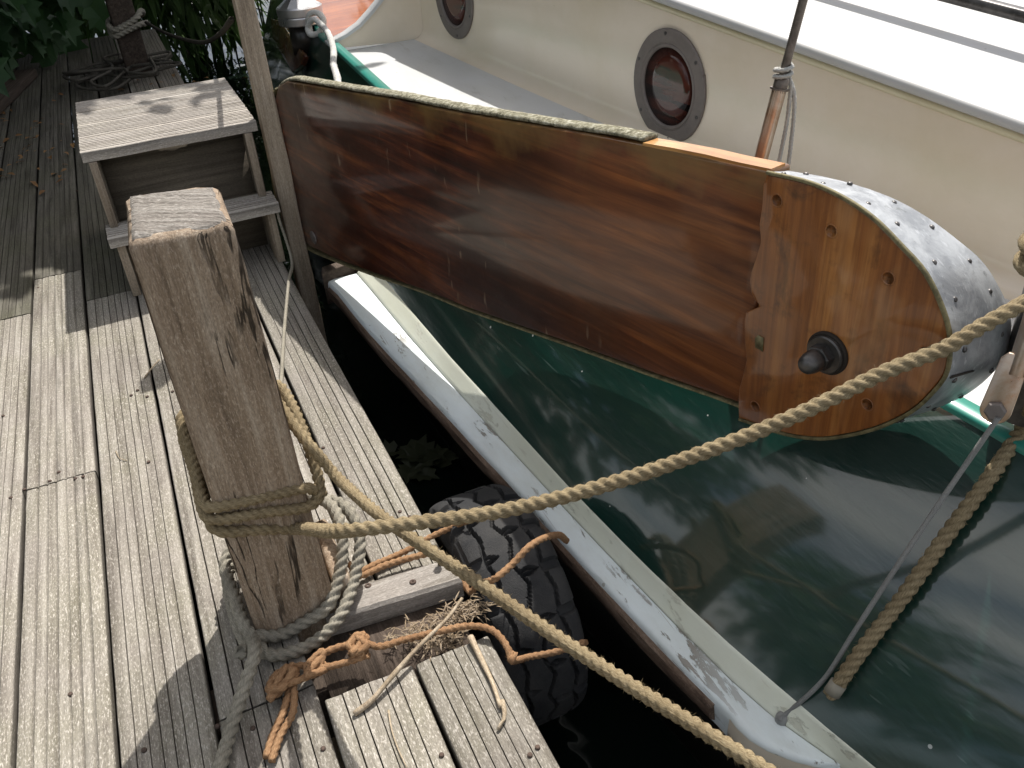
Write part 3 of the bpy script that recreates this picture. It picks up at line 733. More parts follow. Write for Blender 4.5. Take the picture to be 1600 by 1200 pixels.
# toe fitting + brown fender board on the hull side
fb = [(0.8256,5.1292,0.2955),(0.8023,4.6789,0.3514),(0.7426,4.086,0.3604),(0.7163,3.7688,0.3692),(0.6985,3.7931,0.3319),(0.6889,3.9825,0.2645),(0.7246,4.3639,0.2519),(0.7757,4.8857,0.2423)]
n = len(fb); pv = [(p[0],p[1],p[2]) for p in fb]+[(p[0]-.020,p[1]-.004,p[2]+.012) for p in fb]
pf = [list(range(n)), list(range(2*n-1,n-1,-1))]+[[i,i+n,(i+1)%n+n,(i+1)%n] for i in range(n)]
fo = B().add(pv, fixn(pv,pf)).obj('hanging_fender_board', M_mahog, None, bevel=.004)
tag(fo, 'small varnished brown board hanging on the green hull below the steel vent', 'fender')
# ------------------------------------------------------------------ leeboard
LB_ = empty('leeboard', 'varnished brown wooden leeboard with zinc-wrapped rounded head hanging along the green hull', 'leeboard', (0.7977,0.9794,0.0), R(12.95))
mo = [(1.7168,0.5555),(1.7879,0.5289),(1.8527,0.4663),(1.9111,0.3917),(1.9586,0.2926),(1.9847,0.2043),(1.9865,0.121),(1.928,0.0648),(1.8821,0.0142),(1.8171,0.0073),(1.6077,0.0295),(1.3435,0.0723),(1.058,0.1231),(0.8712,0.1486),(0.6925,0.1802),(0.447,0.2239),(0.2388,0.2582),(0.0645,0.2896),(0.0011,0.3004)]
mt = [(-0.0045,0.7139),(0.1234,0.7046),(0.264,0.6934),(0.4277,0.6791),(0.6088,0.6597),(0.8235,0.6381),(1.0779,0.6173),(1.3944,0.586),(1.5727,0.569)]
B().prism(mo+mt, .012, .058, 'x').obj('board', M_mahog, LB_, bevel=.005)
# lichen-grown moulding on the upper edge
ml = [(0.261,0.6962),(0.3426,0.6904),(0.4277,0.6803),(0.6085,0.6623),(0.823,0.6409),(1.0771,0.6205),(1.3931,0.5896),(1.571,0.5728),(1.6933,0.5594),(1.7661,0.5363),(1.8103,0.512)]
pts = catmull([(.034,p[0],p[1]+.004) for p in ml], .008); secs = []
for i,p in enumerate(pts):
    t = (pts[min(i+1,len(pts)-1)]-pts[max(i-1,0)]).normalized(); s = []
    nn = Vector((1,0,0)); bb = t.cross(nn)
    for k in range(14):
        a = 2*math.pi*k/14; r_ = 1+.16*noise.noise(Vector((i*.35,k*.9,3)))+.12*noise.noise(Vector((i*1.3,k*2.2,3)))
        s.append(p+(nn*math.cos(a)*.017+bb*math.sin(a)*.0065)*r_)
    secs.append(s)
B().loft(secs, True, True).obj('top_moulding', M_lichen, LB_)
# bright bare edge between moulding and head
be = [(0.2595,0.6955),(0.1912,0.7023),(0.1236,0.7076),(0.0603,0.7106),(-0.0021,0.7152)]
secs = [[(.0135,p[0],p[1]-.004),(.014,p[0],p[1]+.0015),(.046,p[0],p[1]+.0015),(.0465,p[0],p[1]-.006)] for p in be]
B().loft(secs, False, True).obj('bare_edge', M_edgewood, LB_, ang=40)
# edge strip at the tail and along the lower edge
el = [(1.8071,0.5182),(1.8661,0.4677),(1.9275,0.3884),(1.9758,0.2886),(2.0024,0.1998),(2.0073,0.1107),(1.9496,0.0514),(1.9034,0.0005),(1.8275,-0.0053),(1.6106,0.0219),(1.3456,0.0653),(1.0594,0.1169),(0.8722,0.1428),(0.6931,0.1748),(0.4472,0.2191),(0.2387,0.2539),(0.0642,0.2857),(0.0103,0.2943)]
secs = []
pts = catmull([(.012,p[0],p[1]) for p in el], .02)
for i,p in enumerate(pts):
    t = (pts[min(i+1,len(pts)-1)]-pts[max(i-1,0)]).normalized(); o_ = t.cross(Vector((1,0,0)))
    o_ = o_ if True else -o_
    secs.append([p+o_*.001+Vector((-.002,0,0)), p-o_*.0025+Vector((-.0028,0,0)), p-o_*.0045+Vector((.004,0,0)), p-o_*.0045+Vector((.044,0,0)), p+o_*.001+Vector((.044,0,0))])
B().loft(secs, True, True).obj('edge_strip', M_brass, LB_, ang=50)
hc = [(-0.0065,0.7129),(-0.0794,0.7167),(-0.1325,0.7101),(-0.1806,0.6952),(-0.225,0.6707),(-0.2609,0.6478),(-0.2887,0.6154),(-0.3062,0.5862),(-0.3144,0.5603),(-0.3173,0.5225),(-0.3074,0.4925),(-0.2861,0.4501),(-0.2422,0.3968),(-0.1903,0.3519),(-0.1495,0.3242),(-0.09,0.3),(0.0027,0.2799)]
jag = [(0.0081,0.3078),(0.0083,0.339),(0.0039,0.3641),(-0.0008,0.3975),(0.0062,0.4284),(0.0109,0.4622),(0.009,0.4827),(-0.018,0.5037),(-0.0073,0.5097),(0.0026,0.5205),(0.0069,0.5378),(0.006,0.5535),(-0.0009,0.5817),(-0.0066,0.6077),(-0.0011,0.6358),(-0.0025,0.6663),(-0.0014,0.6963)]
hcs = [(p.y,p.z) for p in catmull([(0,p[0],p[1]) for p in hc], .012)]
cheek = B().prism(hcs+jag, 0, .0122, 'x').obj('head_cheek', M_cheek, LB_, bevel=.002)
THf = lambda y: float(np.interp(-y, [-1,0,.12,.22,.31], [.046,.046,.088,.135,.165]))
hb = [(p.y,p.z) for p in catmull([(0,p[0],p[1]) for p in hc], .012)]
hb = [q for q in hb]
hb = [((y if y < -.004 else -.004), z) for (y,z) in hb]
n = len(hb); SH = .26; hv = [(.0125,y,z) for y,z in hb]+[(THf(y)-.002,y,z-SH*THf(y)) for y,z in hb]
hf = [list(range(n)), list(range(2*n-1,n-1,-1))]+[[i,i+n,(i+1)%n+n,(i+1)%n] for i in range(n)]
B().add(hv, fixn(hv,hf)).obj('head_block', M_edgewood, LB_)
# zinc band wrapped round the head
path = catmull([(0,p[0],p[1]) for p in hc], .010)
ctr = Vector((0,-.08,.48))
nsec = []
for i,p in enumerate(path):
    t = (path[min(i+1,len(path)-1)]-path[max(i-1,0)]).normalized(); o_ = t.cross(Vector((1,0,0))).normalized()
    if (p-ctr).dot(o_) < 0: o_ = -o_
    nsec.append((p, t, o_))
secs = []
for i,(p,t,o_) in enumerate(nsec):
    wv = lambda x: .0022*noise.noise(Vector((i*.12,x*22,2)))+.0005*noise.noise(Vector((i*.5,x*60,2)))
    TH = THf(p.y); s = [p+o_*.0006+Vector((.004,0,0))]
    for k in range(12):
        x = .003+(TH-.003)*k/11; s.append(p+o_*(.0042+wv(x))+Vector((x,0,0)))
    s += [p+o_*.003+Vector((TH+.003,0,0)), p-o_*.012+Vector((TH+.003,0,0)), p-o_*.012+Vector((TH,0,0)), p+o_*.0006+Vector((TH-.001,0,0))]
    s = [Vector((q.x, q.y, q.z-SH*max(0,q.x-.004))) for q in s]
    secs.append(s)
band = B().loft(secs, True, True).obj('zinc_band', M_zinc, LB_, ang=50)
secs = []
for (p,t,o_) in nsec:
    secs.append([p+o_*.0050+Vector((.004,0,0)), p+o_*.0062+Vector((.000,0,0)), p+o_*.0045+Vector((-.0022,0,0)), p+o_*.001+Vector((-.0022,0,0)), p+o_*.0005+Vector((.004,0,0))])
B().loft(secs, True, True).obj('brass_edging', M_brass, LB_, ang=60)
rj = random.Random(4); tt_ = lambda v: v; L_ = len(nsec); dist = 0; k = 0; lastp = nsec[0][0]
for i,(p,t,o_) in enumerate(nsec):
    dist += (p-lastp).length; lastp = p
    if dist > .058*k+.022:
        for x, on_ in ((.22*THf(p.y), True), (.84*THf(p.y), True)):
            if False and x > .1 and i+2 < L_: q,tt,oo = nsec[min(i+1,L_-1)]
            else: q,tt,oo = p,t,o_
            B().lathe([(.0042,0),(.0041,.0014),(.003,.003),(.0012,.0036),(0,.0036)], q+oo*(.0040+rj.uniform(-.0006,.0006))+tt_(t)*rj.uniform(-.006,.006)+Vector((x+rj.uniform(-.004,.004),0,-SH*x)), oo+Vector((rj.uniform(-.1,.1),0,rj.uniform(-.1,.1))), 12).obj('rivet', M_bolt, LB_)
        k += 1
# slit in the sheet
sp_ = (-0.3175,0.5176)
bi = min(range(L_), key=lambda i: abs(nsec[i][0].y-sp_[0])+abs(nsec[i][0].z-sp_[1])); p,t,o_ = nsec[bi]
B().add([p+o_*.0056+Vector((.012,0,-.003))-t*.002, p+o_*.0056+Vector((.075,0,-.022))-t*.001, p+o_*.0056+Vector((.075,0,-.022))+t*.001, p+o_*.0056+Vector((.012,0,-.003))+t*.004,
         p+o_*.0030+Vector((.012,0,-.003)), p+o_*.0030+Vector((.075,0,-.022))], [(0,1,2,3),(0,4,5,1),(3,2,5,4)]).obj('seam_slit', M_gap, band, smooth=False)
# pivot bolt
bc = (-0.1461,0.4772)
pb = empty('pivot_bolt'); pb.parent = LB_; bo = Vector((0,bc[0],bc[1]))
B().lathe([(.034,-.001),(.034,.004),(.032,.006),(.026,.006)], bo, (-1,0,0), 40).obj('backing_plate', M_gap, pb, ang=40)
B().lathe([(.030,.004),(.030,.010),(.028,.012),(.010,.012)], bo, (-1,0,0), 40).obj('washer', M_bolt, pb, ang=40)
B().lathe([(.020,.0125),(.020,.026),(.017,.028),(0,.028)], bo, (-1,0,0), 6).obj('nut', M_bolt, pb, smooth=False)
B().lathe([(.0165,.028),(.0170,.034),(.0165,.042),(.0135,.052),(.008,.058),(0,.060)], bo, (-1,0,0), 28).obj('domed_cap', M_bolt, pb)
for q in [(-0.0285,0.6804),(-0.1229,0.6622),(-0.2172,0.624),(-0.2882,0.5409),(-0.0276,0.3196),(-0.2208,0.423),(-0.2021,0.3751)][:6]:
    B().lathe([(.0105,.0002),(.0100,.0007),(.0085,.0007),(.0083,.0002)], (0,q[0],q[1]), (-1,0,0), 20).obj('wooden_plug', M_cheek, cheek)
q = (1.7529,0.0573)
B().lathe([(.022,.0),(.022,.0025),(.016,.004),(0,.003)], (.012,q[0],q[1]), (-1,0,0), 24).obj('tail_plate', M_ring, LB_)
q = (-0.0237,0.4403)
B().prism([(q[0]-.008,q[1]-.012),(q[0]+.007,q[1]-.011),(q[0]+.009,q[1]+.006),(q[0]+.004,q[1]+.013),(q[0]-.007,q[1]+.012)], -.0012, .0002, 'x').obj('metal_patch', M_brass, cheek)

# ------------------------------------------------------------------ tyre
tyre = empty('tyre_fender', 'worn black lorry tyre hung as a fender between the jetty and the white rail', 'tyre')
TC = Vector((.412,1.2085,-.2042)); TR, TW = .245, .178
NA, NS = 760, 110; secs = []
def gro_(th, s):
    """chunky tread: angular lugs with wide shoulder gaps and narrow zigzag sipes; returns depth 0..1"""
    u_ = th/(2*math.pi)*17; tri = lambda x: 2*abs((x % 1)-.5)
    g = 0
    k = abs(((u_+.5) % 1)-.5) if s < 0 else abs((u_ % 1)-.5)
    if abs(s) > .55: g = max(g, 1-(k/.13)**4)                       # gaps between the shoulder lugs
    else: g = max(g, .75*(1-(abs(k-.06*math.sin(s*9))/.05)**2))      # cross sipes
    zz = .20*(tri(u_+.25)-.5); g = max(g, .8*(1-((s-zz)/.045)**2))
    zz = (.56 if s > 0 else -.56)+.10*(tri(u_+(.0 if s > 0 else .5))-.5); g = max(g, .9*(1-((s-zz)/.05)**2))
    g = max(0, min(1, g*1.4)); return g*g*(3-2*g)
for i in range(NA+1):
    th = 2*math.pi*i/NA; s = []
    for j in range(NS+1):
        q = j/NS
        if q < .2:   # left wall, from the bead outward
            t = q/.2; x = -TW/2*(.78+.26*math.sin(t*math.pi*.75)); r_ = .155+(TR-.038-.155)*t; g = 0
        elif q > .8:
            t = (1-q)/.2; x = TW/2*(.78+.26*math.sin(t*math.pi*.75)); r_ = .155+(TR-.038-.155)*t; g = 0
        else:
            t = (q-.2)/.6*2-1; x = TW/2*t*.965; r_ = TR-.016*abs(t)**6-.002*t*t; g = gro_(th, t)
            if abs(t) > .93: r_ -= .006
        r_ -= .013*g; r_ += .0012*noise.noise(Vector((math.cos(th)*8,math.sin(th)*8,x*30)))
        s.append(TC+Vector((x, -math.sin(th)*r_, math.cos(th)*r_)))
    secs.append(s)
B().loft(secs).obj('tread', M_tyre, tyre, ang=38)
B().lathe([(.176,-.078),(.170,-.06),(.170,.06),(.176,.078)], TC, (1,0,0), 60).obj('inner_bead', M_tyre, tyre) if False else None

# ------------------------------------------------------------------ ropes
RR = .0108
fx0, fx1, fy0, fy1 = -.0555-RR*.9, .0865+RR*.9, 1.145-RR*.9, 1.306+RR*.9
def wrap(z_fr, z_fl, z_bl, z_br, e=0):
    c = .012
    return [(fx1+e,fy0+c,z_fr),(fx1-c,fy0-e,z_fr),(.016,fy0-e,(z_fr+z_fl)/2),(fx0+c,fy0-e,z_fl),(fx0-e,fy0+c,z_fl),(fx0-e,(fy0+fy1)/2,(z_fl+z_bl)/2),
            (fx0-e,fy1-c,z_bl),(fx0+c,fy1+e,z_bl),(.016,fy1+e,(z_bl+z_br)/2),(fx1-c,fy1+e,z_br),(fx1+e,fy1-c,z_br)]
# A: long line to the boat's bollard
pA = [(0.842,0.6547,0.5751)]
A_end = [(0.945,0.6472,0.6111), (1.02,0.663,0.6043)]
zl = 0.2291; zl2 = 0.2689
P = A_end[::-1]+[(0.893,0.655,0.5912),(0.852,0.6632,0.5704),(0.782,0.6807,0.5496),(0.655,0.7126,0.4977),(0.478,0.7791,0.4289),(0.318,0.8443,0.385),(0.185,0.8845,0.3837),(0.105,0.9226,0.375)]+[(.05,fy0,zl),(.0,fy0,(zl+zl2)/2),(fx0+.012,fy0,zl2),(fx0,fy0+.012,zl2+.005),(fx0,1.22,zl2+.03),(fx0,fy1-.012,zl2+.05),(fx0+.012,fy1,zl2+.05),(.016,fy1,.26),(fx1-.012,fy1,.27)]
rope('mooring_rope', P, RR, M_hemp, seed=2)
tag(bpy.data.objects['mooring_rope'], 'long taut tan rope crossing in front of the leeboard from the post to the bollard', 'rope')
# B: eye round the post, tail to lower right
zt = 0.3145; zt2 = 0.2912
w1 = wrap(zt2+.008, zt+.004, zt+.07, zt2+.10)
w2 = wrap(zt2-.024, zt-.018, zt+.045, zt2+.075, .004)
Bp = [(0.108,1.1634,0.3569),(0.131,1.142,0.3086),(0.157,1.0247,0.3184),(0.19,0.9237,0.3256),(0.245,0.8217,0.3072),(0.303,0.6859,0.3018),(0.357,0.5742,0.2936),(0.396,0.4992,0.2878),(0.434,0.4321,0.2762),(0.47,0.3694,0.2625)]+[(.62,0.05,.22),(.80,-.3,.12)]
P = [(fx1+.012,fy0+.02,zt2-.03)]+w1[1:]+[(fx1+.012,fy0+.06,zt2+.05)]+[(fx1+.006,fy0+.004,zt2-.015)]+w2[1:9]+[(.05,fy1+.02,zt2+.13)]+Bp
rope('mooring_rope', P, RR*.93, M_hemp, seed=3, pitch=3.9, fuzz=1500)
tag(bpy.data.objects['mooring_rope.001'], 'tan rope looped twice round the post and running down to the lower right', 'rope')
# C: grey rope at the foot of the post
r = .0118
zc1 = -0.0302; zc2 = -0.0185
print('grey z', zc1, zc2)
y0_ = 1.145-r; x1_ = .0865+r
P = [(-0.1614,0.8976,0.012),(-0.1508,0.9256,0.012),(-0.1356,0.9596,0.014),(-0.1112,0.9994,0.028),(-0.0813,1.0393,0.05),(-0.0637,1.0678,0.06)]+[(-.058,y0_-.004,.035),(-.02,y0_-.002,.016),(.03,y0_-.002,.026),(.07,y0_-.004,.044),(x1_+.006,1.165,.07),(x1_+.034,1.22,.115),(x1_+.030,1.29,.13),(.08,1.34,.13),(0,1.33,.10),(-.07,1.29,.08),(-.072,1.2,.06),(-.068,1.14,.05),
     (-.045,y0_-.036,.018),(0,y0_-.046,.012),(.04,y0_-.040,.014),(.082,y0_-.024,.028),(x1_+.030,1.165,.050),(x1_+.064,1.225,.092),(x1_+.050,1.30,.115),(.07,1.36,.10),(0,1.35,.06),(-.07,1.31,.04),(-.082,1.2,.02),(-.075,1.12,.03),(-.085,1.08,.06)]
rope('mooring_rope', P, r, M_grey, seed=4, fuzz=500)
tag(bpy.data.objects['mooring_rope.002'], 'grey rope wound round the foot of the post with its tail hanging left', 'rope')
# D: orange twine knots round the foot, and out to the tyre
r = .0066
def Q(l, z): return [(p[0],p[1],z) for p in l]
kn = lambda c, s, n, sd: [(c[0]+s*math.sin(k*2.1+sd)*random.Random(sd*99+k).uniform(.6,1), c[1]+s*.8*math.cos(k*1.7+sd), c[2]+abs(s*.6*math.sin(k*1.3))) for k in range(n)]
k1 = (-0.0376,1.0224,0.02); k2 = (0.0944,1.0289,0.03); k3 = (0.0216,1.0273,0.02)
P = [(-0.0806,0.8997,0.009),(-0.0592,0.935,0.012),(-0.0317,0.9663,0.016)]+kn(k1,.028,9,1)+kn(k3,.024,8,2)+kn(k2,.023,10,3)+[(0.1226,1.0221,0.025),(0.1676,1.0168,0.022),(0.2218,1.009,0.02),(0.2803,0.9943,0.02),(0.311,0.9694,0.018),(0.3207,0.9309,0.01)]+kn((0.3215,0.9161,0.0),.007,4,4)+[(0.3708,0.955,-0.0667),(0.4136,0.94,-0.0609),(0.4653,0.93,-0.0535)]
rope('twine', P, r, M_orange, seed=5, fuzz=350, M=12, pitch=5.5)
tag(bpy.data.objects['twine'], 'orange knotted twine lashed at the foot of the post and running right to the tyre', 'rope')
P = [(-0.0864,0.9104,0.008),(-0.0701,0.9421,0.01),(-0.0472,0.9719,0.014)]+kn((k1[0]+.012,k1[1]+.01,.012),.027,8,7)+kn((k3[0],k3[1]+.012,.010),.018,7,8)+[(k2[0],k2[1]+.015,.02)]+kn((k2[0]+.004,k2[1],.014),.014,5,9)
rope('twine', P, r*1.05, M_orange, seed=15, fuzz=350, M=12, pitch=5.5)
tag(bpy.data.objects['twine.001'], 'orange twine bundled in a tangle right at the foot of the big post', 'rope')
P = [(0.1321,1.2285,0.03),(0.1391,1.2099,0.022),(0.1822,1.2177,0.016),(0.2477,1.2248,0.016),(0.2964,1.2334,0.02),(0.3419,1.229,0.03),(0.3665,1.2,0.0591)]
rope('twine', P, r, M_orange, seed=6, fuzz=300, M=12, pitch=5.5)
tag(bpy.data.objects['twine.002'], 'orange twine stretched over the boards to the tyre, upper of the two strands', 'rope')
P = [(0.1303,1.2097,0.028),(0.1402,1.1966,0.022),(0.1904,1.2015,0.02),(0.2392,1.198,0.02),(0.2832,1.1859,0.02),(0.3114,1.158,0.0),(0.3197,1.1028,-0.02),(0.3305,1.0935,0.0),(0.3473,1.03,0.0696),(0.3825,1.04,0.0763),(0.4188,1.05,0.0908),(0.4505,1.065,0.0838),(0.4961,1.09,0.0536),(0.5265,1.12,0.0003)]
rope('twine', P, r*1.05, M_orange, seed=7, fuzz=300, M=12, pitch=5.5)
tag(bpy.data.objects['twine.003'], 'orange twine looping from the cross timber over the shoulder of the tyre', 'rope')
# E: thin lanyard between the lower tread and the post
P = [(0.3229,2.7,0.1907),(0.3221,2.68,0.1405),(0.3252,2.66,0.0889),(0.3246,2.62,0.039),(0.2634,2.3,0.1095),(0.1806,1.9,0.1702),(0.126,1.6,0.2313),(0.0881,1.36,0.3009)]
rope('lanyard', P, .0048, M_grey, seed=8, fuzz=100, M=12, pitch=7)
tag(bpy.data.objects['lanyard'], 'thin grey cord stretched from the lower tread of the steps to the big post', 'rope')
# F: thick hemp end and grey cable on the green side
def hp(px_): return px_
P = [(0.7132,0.6116,0.0248),(0.7608,0.6134,0.098),(0.834,0.6164,0.1911),(0.9001,0.6271,0.2596),(0.9683,0.6383,0.3197),(1.0493,0.6622,0.3697),(0.97,0.6028,0.5108),(0.99,0.6091,0.5685)]
rope('rope_tail', P, .0118, M_hemp, seed=9, fuzz=900, pitch=4.2)
rt_ = bpy.data.objects['rope_tail']; ra, rb2 = Vector(P[0]), Vector(P[1]); rd = (rb2-ra).normalized()
B().cyl(ra+rd*.006, ra+rd*.026, .0126, .0126, 20).obj('whipping', M_grey, rt_)
tag(rt_, 'thick tan rope with a cut lower end hanging down the glossy green hull', 'rope')
ca, cb_ = Vector((0.725,0.6359,0.035)), Vector((0.925,0.6187,0.464))
P = [(0.6635,0.6559,-0.058),(0.6837,0.6575,-0.05),(0.7018,0.6422,-0.003)]+[ca.lerp(cb_, k/5)+Vector((-.006*math.sin(math.pi*k/5),0,0)) for k in range(6)]
rope('stay_cable', P, .0037, M_cable, seed=10, fuzz=0, pitch=9, wob=.12, lay=0)
tag(bpy.data.objects['stay_cable'], 'thin grey cable running from the bronze bracket down to the white rail', 'cable')
B().lathe([(.011,-.01),(.010,.0),(.007,.006),(0,.008)], (0.6743,0.6599,-0.06), (0,0,1), 12).obj('seizing', M_cable, bpy.data.objects['stay_cable'])

# ------------------------------------------------------------------ rigging screws
def rigging(name, base, top, label, tube=.55, rt=.0115, rrod=.0072):
    e = empty(name, label, 'rigging screw'); a = Vector(base); b_ = Vector(top); d = (b_-a)
    m1 = a+d*tube; n_ = int((d.length*(1-tube))/.0022)
    B().cyl(a, m1, rt, n=24).obj('tube', M_copper, e, ang=40)
    dn = d.normalized(); L = d.length*(1-tube); pr_ = []
    k = 0.0; i = 0
    while k < L: pr_.append((rrod*(1.06 if i % 2 else .9), k)); k += .0016; i += 1
    B().lathe(pr_, m1, dn, 14).obj('threaded_rod', M_rod, e, ang=80)
    B().lathe([(.0125,0),(.0125,.004),(.0165,.004),(.0165,.007),(.0125,.0075),(.0125,.022),(.010,.025)], m1-dn*.004, dn, 20).obj('lock_nut', M_rod, e, ang=40)
    return e, m1, dn
base = (1.003,1.2441,0.6119); mid = (1.03,1.2452,0.7341); top = (1.062,1.2448,0.8749)
bb_ = Vector(base)-(Vector(mid)-Vector(base))*1.0; tp = Vector(top)+(Vector(top)-Vector(mid))*1.5
e, m1, dn = rigging('rigging_screw', bb_, tp, 'copper-coloured rigging screw with dark threaded rod rising behind the leeboard below the porthole',
    tube=((Vector(mid)-bb_).length/(tp-bb_).length), rt=.0125, rrod=.0078)
lash = m1+dn*.022
P = [lash+Vector((.014*math.cos(t*.9), .014*math.sin(t*.9), -.004+.0016*t)) for t in range(16)]
P = [lash+Vector((.010,0,-.16)),lash+Vector((.020,0,-.06))]+P+[lash+Vector((.024,-.004,-.03)),lash+Vector((.030,-.004,-.12)),lash+Vector((.026,-.004,-.22))]
ro = rope('lashing', P, .0042, M_white, seed=11, fuzz=100, M=10, pitch=6); tag(ro, 'white cord lashed round the top of the copper rigging screw tube', 'cord')
b2 = (0.95,0.6283,0.4804); t2 = (0.985,0.6488,0.6065)
e2 = empty('rigging_bracket', 'bronze forked bracket with a big hexagonal bolt beside the zinc head of the leeboard', 'bracket')
B().cyl(Vector(b2)+(Vector(t2)-Vector(b2))*.25, Vector(t2)+(Vector(t2)-Vector(b2)), .0135, n=24).obj('tube', M_copper, e2, ang=40)
br = [(0.955,0.6381,0.5304),(0.935,0.6318,0.4648)]
u1 = (Vector(br[0])-Vector(br[1])).normalized(); cd = (Vector((0,0,1.18))-Vector(br[1])).normalized(); sd2 = u1.cross(cd).normalized(); fw = sd2.cross(u1)
pl = []
for k in range(13):
    a = math.pi+math.pi*k/12; pl.append((Vector(br[1])+sd2*.019*math.cos(a)+u1*.019*math.sin(a)))
pl += [Vector(br[0])+sd2*.017, Vector(br[0])+u1*.01-sd2*.0+sd2*.008, Vector(br[0])+u1*.01-sd2*.010, Vector(br[0])-sd2*.017]
pv = [p-fw*.004 for p in pl]+[p+fw*.004 for p in pl]; n = len(pl)
pf = [list(range(n)), list(range(2*n-1,n-1,-1))]+[[i,i+n,(i+1)%n+n,(i+1)%n] for i in range(n)]
B().add(pv, fixn(pv,pf)).obj('bracket_plate', M_copper, e2, bevel=.001)
B().lathe([(.0135,0),(.0135,.009),(.011,.011),(0,.011)], Vector(br[1])+fw*.0045, fw, 6).obj('bolt_head', M_ring, e2, smooth=False)
# bollard at the right, mostly outside the frame
bp = (1.06,0.6723,0.6147)
bol = empty('bollard', 'dark bollard with tan rope turns at the right edge above the leeboard head', 'bollard')
B().lathe([(.045,-.22),(.045,-.02),(.04,.0),(.04,.05),(.055,.06),(.055,.075),(.03,.085),(0,.087)], bp, (0,0,1), 28).obj('bollard_post', M_bolt, bol, ang=40)
P = [Vector(bp)+Vector((.056*math.cos(t*.7), .056*math.sin(t*.7), .00+.0030*t)) for t in range(17)]
ro = rope('rope_turns', P, RR, M_hemp, seed=12); tag(ro, 'tan rope coiled in turns round the bollard at the right edge', 'rope')
# rope + knot at the vent
v = Vector(vp)
P = [(0.756,3.86,0.4355),(0.7517,3.85,0.4802),(0.7625,3.84,0.5196),(0.7904,3.82,0.5235),(0.8066,3.8,0.4948),(0.7808,3.79,0.4557),(0.7447,3.8,0.4495),(0.7405,3.82,0.4716),(0.7642,3.79,0.5071),(0.7868,3.76,0.4841),(0.7741,3.6,0.4755),(0.7382,3.4,0.4616),(0.6863,3.2,0.4577),(0.6437,2.98,0.4615),(0.6032,2.8,0.4503)]
ro = rope('tail_lanyard', P, .012, M_white, seed=13, fuzz=80, M=12, lay=0, wob=.2); tag(ro, 'white rope knotted at the steel vent and leading down to the leeboard tail', 'rope')
# ropes and litter at the far end
P = [(bpole.location.x+p[0],p[1],p[2]) for p in wrap(0,0,0,0)]
bx0, bx1 = (0.0272,0.1644)
zz = 0.2824
P = [(bx0-.02,5.8,zz),(bx0,5.73,zz-.02),((bx0+bx1)/2,5.725,zz),(bx1,5.73,zz+.03),(bx1+.03,5.78,zz+.05),(bx1+.04,5.85,zz+.03),(bx1,5.97,zz),(bx0,5.97,zz),(bx0-.02,5.85,zz-.03),(bx0,5.73,zz-.05),((bx0+bx1)/2,5.725,zz-.03),(bx1,5.725,zz-.01),(bx1+.05,5.75,zz-.01)]
ro = rope('mooring_rope', P, .018, M_grey, seed=20, fuzz=0, M=12); tag(ro, 'grey rope wound round the dark brown far post', 'rope')
P = [(0.2035,5.7,0.2841),(0.2562,5.2,0.3052),(0.3152,4.6,0.3591),(0.3456,4.0,0.4454),(0.3541,3.4,0.5765),(0.3306,2.8,0.7158)]
ro = rope('mooring_rope', P, .009, M_darkrope, seed=21, fuzz=0, M=10); tag(ro, 'dark rope sagging between the brown far post and the tall thin pole', 'rope')
rn = random.Random(5)
pc = (-0.0536,5.721,0.0)
P = []
for k in range(46):
    a = k*.55; q = .17+.09*math.sin(k*1.9)
    P.append((pc[0]+.05+q*math.cos(a)*1.15+rn.uniform(-.06,.06), pc[1]+q*1.3*math.sin(a)+rn.uniform(-.1,.1), .02+.0011*k+rn.uniform(0,.025)))
ro = rope('coiled_rope', P, .009, M_oldrope, seed=22, fuzz=0, M=10); tag(ro, 'untidy heap of old grey rope on the far boards beside the brown post', 'rope')

# ------------------------------------------------------------------ plants
def leaf_shape(kind):
    if kind == 'lobed':
        P = [(0,0),(.28,-.10),(.52,.05),(.38,.22),(.62,.42),(.36,.50),(.34,.74),(.14,.72),(0,1.0)]
        out = [(x,y) for x,y in P]+[(-x,y) for x,y in P[-2:0:-1]]
    elif kind == 'oval':
        out = [(0,0),(.2,.2),(.26,.45),(.16,.75),(0,1),(-.16,.75),(-.26,.45),(-.2,.2)]
    else:
        out = [(0,0),(.05,.15),(.06,.5),(.03,.85),(0,1),(-.03,.85),(-.06,.5),(-.05,.15)]
    return out
def add_leaf(V, F, p, d, up, size, kind, cup=.12):
    d = d.normalized(); s = d.cross(up)
    if s.length < 1e-3: s = d.orthogonal()
    s.normalize(); n_ = s.cross(d); sh = leaf_shape(kind); b0 = len(V)
    V.append(p+d*size*.45)
    for x,y in sh: V.append(p+s*x*size+d*y*size+n_*size*(-cup*y*y+abs(x)*.35))
    m = len(sh)
    for i in range(m): F.append([b0, b0+1+i, b0+1+(i+1)%m])
def foliage(name, blobs, n, size, kind, mat, parent, seed, droop=.3, out=.6):
    """leaves spread through a set of ellipsoid clumps ((cx,cy,cz),(rx,ry,rz))"""
    rn = random.Random(seed); V = []; F = []; tot = sum(b[1][0]*b[1][1]*b[1][2] for b in blobs)
    for c,rad in blobs:
        m = int(n*rad[0]*rad[1]*rad[2]/tot)
        for _ in range(m):
            v = Vector((rn.gauss(0,1),rn.gauss(0,1),rn.gauss(0,1))).normalized(); q = rn.random()**.45
            p = Vector((c[0]+v.x*rad[0]*q, c[1]+v.y*rad[1]*q, c[2]+v.z*rad[2]*q))
            d = v*out+Vector((rn.uniform(-1,1),rn.uniform(-1,1),rn.uniform(-1,1)))*.6-Vector((0,0,droop))
            up = Vector((rn.uniform(-.5,.5),rn.uniform(-.5,.5),1))
            add_leaf(V, F, p, d, up, size*rn.uniform(.6,1.25), kind)
    return mesh(name, V, F, mat, parent, smooth=False)
